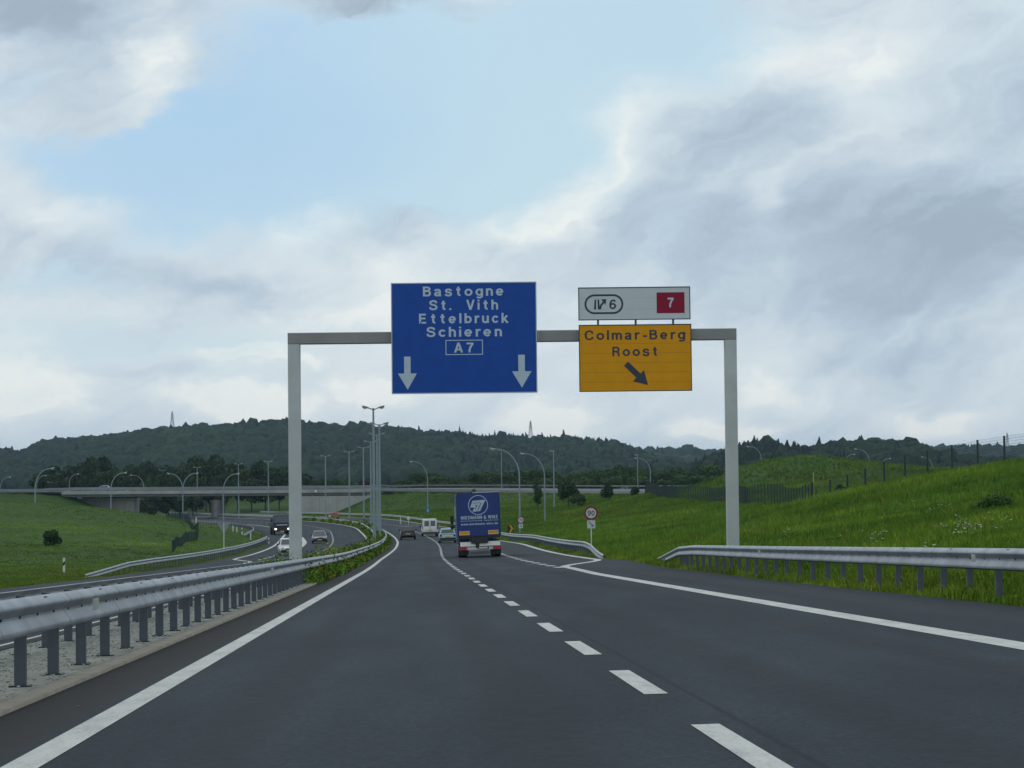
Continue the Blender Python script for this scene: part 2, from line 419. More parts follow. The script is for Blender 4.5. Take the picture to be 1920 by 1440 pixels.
# overpass centre line
OV = np.array([at(-400, 925, 540), at(-100, 925, 575), at(110, 925, 604), at(408, 925, 614), at(700, 925, 614), at(900, 925, 600), at(1085, 925, 566), at(1215, 925, 522), at(1330, 925, 470), at(1420, 925, 420)])
OV[:, 2] = [1.0, 1.1, 1.1, .95, .9, .6, .15, -.1, -.1, -.2]
OVE = OV.copy(); OVE[2, 0] = at(74, 925, 604)[0]; OVE[4, 0] = at(748, 925, 612)[0]; OVE[4, 1] = 613
def ovdist(x, y, seg_from, seg_to):
    OV = OVE
    best = np.full(x.shape, 1e9); zz = np.zeros(x.shape)
    for i in range(seg_from, seg_to):
        a, b = OV[i, :2], OV[i+1, :2]; d = b-a; L2 = d@d
        t = np.clip(((x-a[0])*d[0]+(y-a[1])*d[1])/L2, 0, 1)
        q = np.hypot(x-a[0]-t*d[0], y-a[1]-t*d[1]); z = OV[i, 2]+t*(OV[i+1, 2]-OV[i, 2])
        m = q < best; best[m] = q[m]; zz[m] = z[m]
    return best, zz

# ------------------------------------------------------------------ terrain
ctl = []
def C(px, py, D): ctl.append(at(px, py, D))
def Cz(x, y, z): ctl.append(np.array([x, y, z], float))
for a in [(1900, 881, 178), (1830, 886, 186), (1750, 895, 190), (1700, 903, 195), (1640, 922, 200), (1580, 942, 205), (1551, 950, 208), (1523, 955, 212),
          (1458, 951, 240), (1407, 951, 262), (1362, 945, 300), (1327, 942, 330), (1269, 938, 357), (1210, 929, 440),
          (1900, 985, 95), (1700, 985, 125), (1500, 990, 165), (1300, 985, 230), (1200, 990, 260), (1150, 1008, 210), (1500, 1015, 130), (1750, 1040, 80), (1600, 960, 165), (1350, 1010, 170),
          (1380, 880, 400), (1450, 861, 400), (1520, 857, 400), (1600, 864, 390), (1670, 880, 370), (1500, 916, 510), (1400, 918, 510), (1600, 915, 500),
          (1290, 926, 400), (1330, 910, 400), (1850, 912, 270), (1950, 912, 270), (1750, 898, 400), (1850, 902, 400), (1950, 904, 420), (1780, 908, 330), (1480, 930, 285), (1560, 925, 260), (1640, 915, 255),
          (960, 1003, 330), (1000, 989, 385), (900, 984, 420), (820, 985, 420), (1040, 985, 360), (1100, 985, 300), (1000, 955, 480), (900, 950, 510), (1100, 950, 430), (1150, 958, 350),
          (800, 968, 520), (740, 966, 545), (1180, 945, 400),
          (-60, 1098, 115), (0, 1097, 122), (0, 1078, 160), (120, 1074, 172), (0, 1024, 240), (97, 1022, 240), (200, 1026, 235), (290, 1030, 238), (0, 985, 290), (200, 990, 288), (290, 1000, 275),
          (-60, 950, 340), (0, 951, 340), (100, 954, 340), (200, 959, 338), (256, 963, 335), (310, 970, 325), (345, 980, 312), (368, 996, 285),
          (0, 968, 430), (200, 970, 430), (330, 975, 400), (400, 985, 420), (440, 990, 380), (100, 968, 500),
          (420, 1026, 255), (380, 1030, 245),
          (300, 966, 560), (420, 966, 600), (580, 966, 590), (500, 967, 600), (640, 974, 520),
          (470, 934, 740), (560, 929, 760), (420, 944, 720), (330, 958, 700), (650, 926, 740), (0, 928, 760), (200, 930, 760), (900, 926, 740), (1100, 925, 700), (1300, 922, 640)]:
    C(*a)
for a in [(-90, 120, -4.2), (-90, 200, -4.2), (-110, 300, -1.5), (-130, 420, -2.5), (-40, 40, -3), (-40, -20, -2), (40, -20, .5), (38, 60, 1.2), (45, 120, 2.5), (80, 190, 3.5), (100, 270, 2),
          (120, 400, 1), (150, 560, 0), (160, 700, 0), (-160, 600, 0), (-180, 720, 0), (-250, 860, .5), (-120, 860, .5), (0, 860, .5), (120, 860, .5), (260, 860, .5), (15, 20, -1.0), (14, -20, -.4), (17, 60, -1.4), (260, 400, 1), (-260, 350, -1)]:
    Cz(*a)
for s_ in np.arange(-20, 640, 30.0):
    for o_ in (float(OR(s_))+2.2, float(OL(s_))-2.2):
        q = rp(s_, o_); ctl.append(q+np.array([0, 0, -.05]))
ctl = np.array(ctl)
TS = 100.0
def phi(r2): return .5*r2*np.log(r2+1e-9)
K = phi(((ctl[:, None, :2]-ctl[None, :, :2])**2).sum(-1)/TS**2); n_ = len(ctl)
A_ = np.zeros((n_+3, n_+3)); A_[:n_, :n_] = K+np.eye(n_)*2e-4; Pm = np.c_[np.ones(n_), ctl[:, :2]/TS]
A_[:n_, n_:] = Pm; A_[n_:, :n_] = Pm.T
W_ = np.linalg.solve(A_, np.r_[ctl[:, 2], 0, 0, 0])
SKY = np.array([(-700, 850), (-300, 845), (0, 834), (40, 841), (75, 823), (150, 815), (200, 812), (270, 802), (380, 792), (460, 789), (540, 785), (600, 790), (700, 795), (760, 800), (850, 807), (900, 812),
                (1000, 814), (1080, 817), (1150, 822), (1190, 838), (1215, 848), (1300, 862), (1500, 880), (2600, 890)], float)
SK2 = np.array([(-500, 900), (900, 880), (1100, 845), (1190, 839), (1330, 843), (1420, 848), (1550, 850), (1740, 836), (1920, 834), (2500, 840)], float)
SK3 = np.array([(-500, 925), (1230, 905), (1290, 872), (1340, 852), (1380, 834), (1420, 827), (1450, 826), (1490, 832), (1512, 842), (1530, 832), (1580, 826), (1640, 822), (1700, 825), (1728, 829), (1745, 842), (1800, 852), (1920, 860), (2500, 870)], float)
TREE_H = {2600: 7.5, 3400: 8.0, 1700: 7.0}
def ridge(x, y, prof, D, th, w0, wb):
    px = 960+F*x/y
    hor = 923-(px-960)*math.tan(ROLL)
    zr = (hor-np.interp(px, prof[:, 0], prof[:, 1]))/F*D - th
    g = np.where(y < D, ss((y-w0)/(D-w0)), 1-ss((y-D)/wb)*.6)
    return np.maximum(zr, 0)*g
def vnoise(x, y, seed, sc_):
    a = np.sin(x/sc_*1.7+seed)*np.cos(y/sc_*1.3+seed*2)+.6*np.sin(x/sc_*3.1+y/sc_*2.3+seed*3)+.4*np.cos(x/sc_*5.3-y/sc_*4.1+seed)
    return a/2
def terrain(x, y, road=True):
    sh = x.shape; x = x.ravel().astype(float); y = y.ravel().astype(float)
    xc = np.clip(x, -300, 300); yc = np.clip(y, -40, 880)
    z = np.empty_like(x)
    for i in range(0, len(x), 20000):
        a = np.c_[xc[i:i+20000], yc[i:i+20000]]
        k = phi(((a[:, None, :]-ctl[None, :, :2])**2).sum(-1)/TS**2)
        z[i:i+20000] = k@W_[:n_]+np.c_[np.ones(len(a)), a/TS]@W_[n_:]
    z = np.clip(z, -6, 8)
    far = ss((y-640)/220.0)
    z = z*(1-far)+.3*far
    # overpass embankments: cones end at both abutments
    for a, b in ((0, 2), (4, 9)):
        d, zz = ovdist(x, y, a, b)
        e = zz-.12-.55*(b == 9)*ss((y*0+OVE[4, 1]+4-y)/6+.5)-np.maximum(d-5.6, 0)/2.1
        fade = 1-ss((x-(OV[8, 0]-8))/25.0)
        z = np.maximum(z, np.where(fade > 0, e*fade+z*(1-fade), z))
    yy = np.maximum(y, 900)
    hills = np.maximum(np.maximum(ridge(x, yy, SKY, 2600, 14.5, 1500, 900), ridge(x, yy, SK2, 3600, 14, 2600, 900)), ridge(x, yy, SK3, 1700, 10, 1150, 350))
    z = np.where(y > 900, np.maximum(z, hills), z)
    if road:
        s, o = inv(x, y); ok = (y < 760)&(y > -60)
        orr, oll = OR(s), OL(s)
        outr = np.maximum(np.maximum(o-orr, oll-o), 0)
        k = 1-ss((outr-.15)/3.2)
        zr = P(s)+bank(o, s)-.02
        zin = P(s)+bank(o, s)-np.where((o > -1.2)|(o < -2.5), .2, .06)
        fade = 1-ss((y-690)/60)
        zz = np.where(outr > .05, z*(1-k)+zr*k, zin)
        z = np.where(ok, z*(1-fade)+zz*fade, z)
        z = z+(vnoise(x, y, 1.3, 4.0)*.09*ss((outr-2)/4)+vnoise(x, y, 4.1, 14.0)*.15*ss((outr-4)/6)+vnoise(x, y, 7.7, 1.7)*.05*ss((outr-1.5)/2))*(y < 900)
    return z.reshape(sh)
def tz(x, y): return float(terrain(np.array([x], float), np.array([y], float))[0])
def gp(px, D, dz=0.0):
    """ground point seen in column px at depth D"""
    py = 925
    for _ in range(4):
        q = at(px, py, D); z = tz(q[0], q[1]); _, py = project((q[0], q[1], z))
    return np.array([q[0], q[1], z+dz])

ys = [-30.0]
while ys[-1] < 1100: ys.append(ys[-1]+max(1.0, .0085*(ys[-1])))
while ys[-1] < 9000: ys.append(ys[-1]*1.022)
ys = np.array(ys)
us = np.concatenate([np.linspace(-1.2, -.42, 40)[:-1], np.linspace(-.42, .42, 430), np.linspace(.42, 1.2, 40)[1:]])
YY, UU = np.meshgrid(ys, us, indexing='ij'); XX = UU*(YY*.62+28+ np.maximum(0, YY-600)*.0)
ZZ = terrain(XX, YY)
s_, o_ = inv(XX, YY)
lump = np.zeros_like(ZZ)
V = np.stack([XX, YY, ZZ], -1).reshape(-1, 3); ny, nx = XX.shape
i0 = (np.arange(ny-1)[:, None]*nx+np.arange(nx-1)[None, :]).ravel()
Fq = np.stack([i0, i0+1, i0+nx+1, i0+nx], 1)
g = npmesh('ground', V, Fq, [MATS['meadow_ground']], smooth=True); tag(g, kind='structure')

# ------------------------------------------------------------------ road surfaces and paint
def strip(name, s0, s1, fo0, fo1, mat, dz=0.0, step=2.0, nacross=1, uv=True, skirt=.25, kind='structure'):
    S = np.arange(s0, s1+1e-6, step); O = []
    for i in range(nacross+1): O.append(fo0(S)+(fo1(S)-fo0(S))*i/nacross)
    O = np.stack(O, 1); SS = np.repeat(S[:, None], nacross+1, 1)
    Pt = rp(SS, O, dz)
    if skirt:
        a = Pt[:, :1].copy(); a[..., 2] -= skirt; b = Pt[:, -1:].copy(); b[..., 2] -= skirt
        Pt = np.concatenate([a, Pt, b], 1); O = np.concatenate([O[:, :1], O, O[:, -1:]], 1); SS = np.repeat(S[:, None], O.shape[1], 1)
    n, m = O.shape; i0 = (np.arange(n-1)[:, None]*m+np.arange(m-1)[None, :]).ravel()
    Fq = np.stack([i0, i0+1, i0+m+1, i0+m], 1)
    o = npmesh(name, Pt.reshape(-1, 3), Fq, [mat])
    if uv:
        uvl = o.data.uv_layers.new(name='road'); U = np.stack([O.ravel(), SS.ravel()], 1)[Fq.ravel()]
        uvl.data.foreach_set('uv', U.astype(np.float32).ravel())
    if kind: tag(o, kind=kind)
    return o
K_ = lambda v: (lambda S: np.full(np.shape(S), float(v)))
strip('road', -20, 740, K_(-.82), OR, MATS['asphalt'], nacross=12)
strip('opposite_road', -20, 740, OL, K_(-2.7), MATS['asphalt'], nacross=10)
strip('gravel_verge', -20, 80, K_(-2.68), K_(-1.0), stonem, dz=.02, nacross=6, uv=False, step=.5)
strip('kerb_strip', -20, 84, K_(-.99), K_(-.80), kerbm, dz=.03, uv=False, step=1)

def paint_line(mb, path, w, dz=.004, step=1.0):
    """path: list of (s,o); sweeps a band of width w (metres, measured across)"""
    path = np.array(path, float)
    L = np.r_[0, np.cumsum(np.hypot(np.diff(path[:, 0]), np.diff(path[:, 1])))]
    t = np.arange(0, L[-1]+step*.5, step); S = np.interp(t, L, path[:, 0]); O = np.interp(t, L, path[:, 1])
    d = np.stack([np.gradient(S), np.gradient(O)], 1); d /= np.linalg.norm(d, axis=1)[:, None]
    for i in range(len(t)-1):
        q = []
        for j, sg in ((i, -1), (i, 1), (i+1, 1), (i+1, -1)):
            q.append(rp(S[j]-sg*w/2*d[j, 1], O[j]+sg*w/2*d[j, 0], dz))
        mb.poly(q, paintw)
mb = MB(); paint_line(mb, [(5, 0), (700, 0)], .21, step=2); tag(mb.build('edge_line'), kind='structure')
mb = MB(); sx = np.arange(5, 300, 1.0)
oo = 7.5+np.where(sx > 80, np.clip((sx-80)/19, 0, 1)*.30, 0)+ss((sx-101)/27)*2.95
paint_line(mb, list(zip(sx, oo))+[(700, 10.7)], .34, step=1.0); tag(mb.build('right_edge_line'), kind='structure')
mb = MB(); s = 14.9-6.5*3+3.5
while s < 700:
    if s > -5: paint_line(mb, [(s, 3.72), (s+3.4, 3.72)], .165, step=1.7)
    s += 6.5
tag(mb.build('lane_dashes'), kind='structure')
mb = MB(); s = 100.0
while s < 420:
    paint_line(mb, [(s, 7.55), (s+2.8, 7.5)], .34, step=1.4); s += 6.5
tag(mb.build('exit_dashes'), kind='structure')
mb = MB()
paint_line(mb, [(20, -3.15), (700, -3.15)], .2, step=2)
s = 20
while s < 600: paint_line(mb, [(s, -6.85), (s+3, -6.85)], .18, step=3); s += 6.5
sx = np.arange(30, 198, 1.0); paint_line(mb, list(zip(sx, -11.0+ss((sx-150)/40)*.6))+[(201, -10.6), (204, -11.2), (214, -12.8), (222, -13.0), (235, -12.9), (330, -13.2), (700, -13.4)], .3)
s = 206
while s < 262: paint_line(mb, [(s, -10.3), (s+3.2, -10.3)], .25, step=1.6); s += 6.5
paint_line(mb, [(262, -10.3), (268, -9.9), (300, -10.0), (340, -10.8)], .5)
paint_line(mb, [(268, -10.9), (300, -11.2), (340, -11.3)], .3)
tag(mb.build('opposite_road_paint'), kind='structure')

# ------------------------------------------------------------------ overpass, ramps
def sweep(mb, pts, prof, mat, up_=None, closed=True, cap=True):
    """pts (N,3); prof list of (lateral,z); lateral positive to the right of travel"""
    pts = np.asarray(pts, float); N = len(pts); rings = []
    for i in range(N):
        t = pts[min(i+1, N-1)]-pts[max(i-1, 0)]; t[2] = 0; t /= np.linalg.norm(t); nrm = np.array([t[1], -t[0], 0])
        rings.append([pts[i]+nrm*a+np.array([0, 0, b]) for a, b in prof])
    return mb.loft(rings, mat, cap=cap, closed=closed)
def resample(pts, step):
    pts = np.asarray(pts, float)
    # Catmull-Rom for smoothness
    out = []
    Pp = np.vstack([2*pts[0]-pts[1], pts, 2*pts[-1]-pts[-2]])
    for i in range(1, len(Pp)-2):
        for t in np.linspace(0, 1, 24, endpoint=False):
            a, b, c, d = Pp[i-1], Pp[i], Pp[i+1], Pp[i+2]
            out.append(.5*((2*b)+(-a+c)*t+(2*a-5*b+4*c-d)*t*t+(-a+3*b-3*c+d)*t**3))
    out.append(pts[-1]); out = np.array(out)
    L = np.r_[0, np.cumsum(np.linalg.norm(np.diff(out, axis=0), axis=1))]
    t = np.linspace(0, L[-1], max(2, int(L[-1]/step)+1))
    return np.stack([np.interp(t, L, out[:, k]) for k in range(3)], 1)
ovp = resample(OV, 4.0)
def tilt_at(x): return .42*ss((x-at(640, 925, 610)[0])/20.0)
mb = MB(); rings = []
for i in range(len(ovp)):
    t_ = ovp[min(i+1, len(ovp)-1)]-ovp[max(i-1, 0)]; t_[2] = 0; t_ = t_/np.linalg.norm(t_); nr = np.array([t_[1], -t_[0], 0]); tl = float(tilt_at(ovp[i, 0]))
    rings.append([ovp[i]+nr*a+np.array([0, 0, b-tl*a/4.6]) for a, b in ((-4.6, 0), (4.6, 0), (4.6, -.25), (-4.6, -.25))])
mb.loft(rings, galvf if False else pm('ramp_surface', (.085, .095, .105), .8, 0, .15, .4))
tag(mb.build('ramp_road'), kind='structure')
iA, iB = OV[2], OV[4]
brp = resample(OV[2:5], 3.0)
bridge = thing('road_bridge', 'grey concrete bridge carrying a ramp road over the curving motorway', 'bridge', (0, 0, 0))
mb = MB(); sweep(mb, brp, [(-5.6, .25), (-5.2, .25), (-5.2, -.12), (5.2, -.12), (5.2, .25), (5.6, .25), (5.6, -.55), (4.2, -.62), (4.2, -1.1), (-4.2, -1.1), (-4.2, -.62), (-5.6, -.55)], pm('deck_concrete', (.36, .365, .35), .85, 0, .2, .3))
mb.build('deck', bridge)
for (pxa, pxb, depth) in ((568, 716, 10.4), (92, 256, 10.4)):
    A, B = at(pxa, 925, 612.5), at(pxb, 925, 612.5)
    mb = MB(); c = (A+B)/2; A[2] = B[2] = 0
    mb.box((c[0], 612.9, -2.9), (abs(B[0]-A[0]), 8.2, 5.0), concrete)
    for k in range(1, 9):
        xx = min(A[0], B[0])+abs(B[0]-A[0])*k/9.0
        mb.box((xx, 608.79, -2.9), (.06, .02, 4.9), concd)
    mb.build('abutment_wall', bridge)
pc = at(407, 960, 613)
mb = MB(); ring = lambda z, k: [(pc[0]+1.35*k*math.cos(a), 613+3.2*math.sin(a), z) for a in np.linspace(0, 2*math.pi, 20, endpoint=False)]
mb.loft([ring(-6.2, 1), ring(-1.9, 1), ring(-1.3, 1.25), ring(-1.05, 1.3)], concd); mb.build('pier', bridge, smooth=True)
for px in (239, 592):
    q = at(px, 921, 607.9); MB().tube([(q[0], q[1]-.06, q[2]), (q[0], q[1], q[2])], .32, postw, 12).build('marker_plate', bridge)

# ------------------------------------------------------------------ guard rails
WB = [(0, .0), (.03, .004), (.076, .026), (.083, .045), (.080, .072), (.032, .138), (.020, .152), (.020, .170), (.034, .186), (.080, .230), (.085, .246), (.078, .266), (.03, .308), (0, .318)]
WBp = WB+[(-.010, .310), (.024, .296), (.068, .258), (.073, .246), (.070, .238), (.026, .196), (.010, .176), (.010, .148), (.022, .130), (.068, .068), (.071, .047), (.066, .036), (.026, .016), (-.010, .008)]
def make_post(kind='sigma'):
    mb = MB(); w = .048
    # C-shaped rolled post with a base plate
    mb.loft([[(-w, -.035, z), (w, -.035, z), (w, .035, z), (w-.012, .035, z), (w-.012, -.022, z), (-w+.012, -.022, z), (-w+.012, .035, z), (-w, .035, z)] for z in (0.012, .66)], galvd)
    mb.box((0, 0, .025), (.18, .13, .014), plasticd)
    mb.box((0, .0, .52), (.09, .05, .16), galvd)
    return mb
def guard_rail(label, path, side, post_s=2.0, heights=None, post_range=None, flare_posts=True, group=None, base_h=.44, simple=False, refl=(), rname='guard_rail', mat=None, low=False):
    """path (N,3) ground points in order; side +1: face to the right of travel"""
    path = np.asarray(path, float); N = len(path)
    hs = np.zeros(N) if heights is None else np.asarray(heights, float)
    p0 = path[0]
    t = thing(rname, label, 'guard rail', p0, 0, group)
    loc = path-p0
    top = loc.copy(); top[:, 2] += base_h+hs
    wp = [(side*a, b) for a, b in WBp]
    if side > 0: wp = wp[::-1]
    mb = MB(); sweep(mb, top, wp, mat or galv)
    L = np.r_[0, np.cumsum(np.linalg.norm(np.diff(loc[:, :2], axis=0), axis=1))]
    def pt(l): return np.array([np.interp(l, L, loc[:, k]) for k in range(3)])
    def hh(l): return np.interp(l, L, hs)
    def nrm(l):
        d = pt(l+.5)-pt(l-.5); d[2] = 0; d /= max(np.linalg.norm(d), 1e-6); return np.array([d[1], -d[0], 0]), d
    if not simple:
        l = 2.3
        while l < min(L[-1], 90):
            a_, b_ = pt(l)+np.array([0, 0, base_h+hh(l)]), pt(l+.014)+np.array([0, 0, base_h+hh(l+.03)])
            sweep(mb, [a_, b_], [(p_[0]+side*.003, p_[1]) for p_ in wp], galvf); l += 4.0
        l = .6
        while l < min(L[-1], 130):   # bolt heads in the valley, splices every 4 m
            nn, d = nrm(l); q = pt(l)+nn*side*.022+np.array([0, 0, base_h+hh(l)+.165]); ang = math.atan2(d[1], d[0])
            mb.box(q, (.055, .018, .020), bolt, rz=ang)
            q2 = pt(l+.35)+nn*side*.03+np.array([0, 0, base_h+hh(l)+.30]); 
            if int(l) % 4 == 0: mb.box(q2, (.16, .03, .012), bolt, rz=ang)
            l += 1.0
    if low: sweep(mb, top-np.array([0, 0, .36]), wp, mat or galv)
    mb.build('beam', t, smooth=True)
    a, b = post_range if post_range else (1.0, L[-1])
    proto = None; l = a; k = 0
    while l < min(b, L[-1]) and k < 98:
        nn, d = nrm(l); q = pt(l)-nn*side*.05
        if proto is None:
            proto = make_post().build('post', t); ob = proto
        else:
            ob = proto.copy(); COL.objects.link(ob); ob.parent = t
        ob.location = tuple(q+np.array([0, 0, 0])); ob.rotation_euler = (0, 0, math.atan2(d[1], d[0])-math.pi/2)
        if hh(l) < 0: ob.location.z += hh(l)
        l += post_s; k += 1
    for l in refl:
        nn, d = nrm(l); q = pt(l)+nn*side*.085+np.array([0, 0, base_h+.175])
        r = MB(); ang = math.atan2(d[1], d[0])
        r.add([q+d*-.06+np.array([0, 0, -.07]), q+d*-.06+np.array([0, 0, .05]), q+nn*side*.06-d*.05+np.array([0, 0, .06]), q+nn*side*.06-d*.05+np.array([0, 0, -.05])], [(0, 1, 2, 3), (3, 2, 1, 0)], postw)
        r.build('reflector', t)
    return t
S = np.arange(6, 700, 3.0)
guard_rail('long grey steel guard rail on close posts along the left edge of our carriageway', rp(S, np.full(S.shape, -1.15)), +1, post_range=(2.12, 78), refl=(20, 52, 84))
guard_rail('second steel guard rail behind the first one, facing the oncoming carriageway', rp(S, np.full(S.shape, -2.3)), -1, post_range=(1.3, 78), base_h=.40)
S = np.arange(12, 108, 1.5)
o_r = np.interp(S, [0, 60, 85, 108], [10.35, 10.4, 10.75, 11.9])
guard_rail('grey steel guard rail at the right, its far end bent down into the grass', rp(S, o_r), -1,
           heights=np.interp(S, [0, 82, 90, 98, 107], [0, 0, -.07, -.3, -.56]), post_range=(2.0, 80), refl=(27, 52))
S = np.arange(131, 640, 2.5)
o_r = np.interp(S, [131, 140, 152, 640], [11.35, 11.5, 11.75, 11.8])
guard_rail('steel guard rail along the exit lane that starts beside the round 90 sign', rp(S, o_r), -1,
           heights=np.interp(S, [131, 137, 144, 152], [-.58, -.42, -.12, 0]), post_range=(10, 205))
S = np.arange(150, 312, 2.5)
o_l = np.interp(S, [150, 160, 175, 312], [-16.4, -15.9, -15.1, -14.5])
guard_rail('steel guard rail beside the meadow on the far side of the oncoming lanes', rp(S, o_l), +1,
           heights=np.interp(S, [150, 157, 165, 175], [-.58, -.36, -.1, 0]), post_range=(8, 160))
S = np.arange(330, 640, 4)
guard_rail('guard rail behind the oncoming lanes beneath the bridge', rp(S, np.full(S.shape, -17.9)), +1, post_s=4.0, simple=True, mat=galvf)
# rail along the near side of the overpass road
rr = resample(OV, 3.0)
def offset_path(pts, off, dz=0.0):
    out = []
    for i in range(len(pts)):
        t = pts[min(i+1, len(pts)-1)]-pts[max(i-1, 0)]; t = t.copy(); t[2] = 0; t /= np.linalg.norm(t)
        out.append(pts[i]+np.array([t[1], -t[0], 0])*off+np.array([0, 0, dz]))
    return np.array(out)
onb = (rr[:, 0] > OV[2, 0]-1)&(rr[:, 0] < OV[4, 0]+1)
npth = offset_path(rr, 5.35); npth[:, 2] += np.where(onb, .25, -.05)-tilt_at(npth[:, 0])*1.1
guard_rail('steel rail along the near edge of the bridge and ramp road', npth, +1, post_s=6.0, simple=True, mat=galvf, low=True)
fpth = offset_path(rr, -5.35); fpth[:, 2] += np.where(onb, .25, -.05)+tilt_at(fpth[:, 0])*1.1
guard_rail('steel rail along the far edge of the bridge and ramp road', fpth, -1, post_s=6.0, simple=True, mat=galvf)

# ------------------------------------------------------------------ text
BOLD = 0
# bold sans-serif letters drawn as strokes on a cap height of 1 (x height .74)
SW = .178; HS = SW/2; XH = .74
def arc(cx, cy, rx, ry, a0, a1, n=12): return [(cx+rx*math.cos(R(a0+(a1-a0)*k/n)), cy+ry*math.sin(R(a0+(a1-a0)*k/n))) for k in range(n+1)]
def smooth(p, m=5):
    q = [(2*p[0][0]-p[1][0], 2*p[0][1]-p[1][1])]+list(p)+[(2*p[-1][0]-p[-2][0], 2*p[-1][1]-p[-2][1])]; out = []
    for i in range(1, len(q)-2):
        for k in range(m):
            t = k/m; out.append(tuple(.5*(2*q[i][c]+(q[i+1][c]-q[i-1][c])*t+(2*q[i-1][c]-5*q[i][c]+4*q[i+1][c]-q[i+2][c])*t*t+(3*q[i][c]-q[i-1][c]-3*q[i+1][c]+q[i+2][c])*t**3) for c in (0, 1)))
    return out+[p[-1]]
SP_ = [(.62, .70), (.57, .85), (.36, .925), (.15, .85), (.10, .70), (.19, .58), (.37, .52), (.56, .44), (.63, .29), (.56, .14), (.36, .075), (.14, .14), (.075, .31)]
cx_ = .30; RX, RY = .225, XH/2-HS
bowl = arc(.30, XH/2, RX, RY, 0, 360, 24)
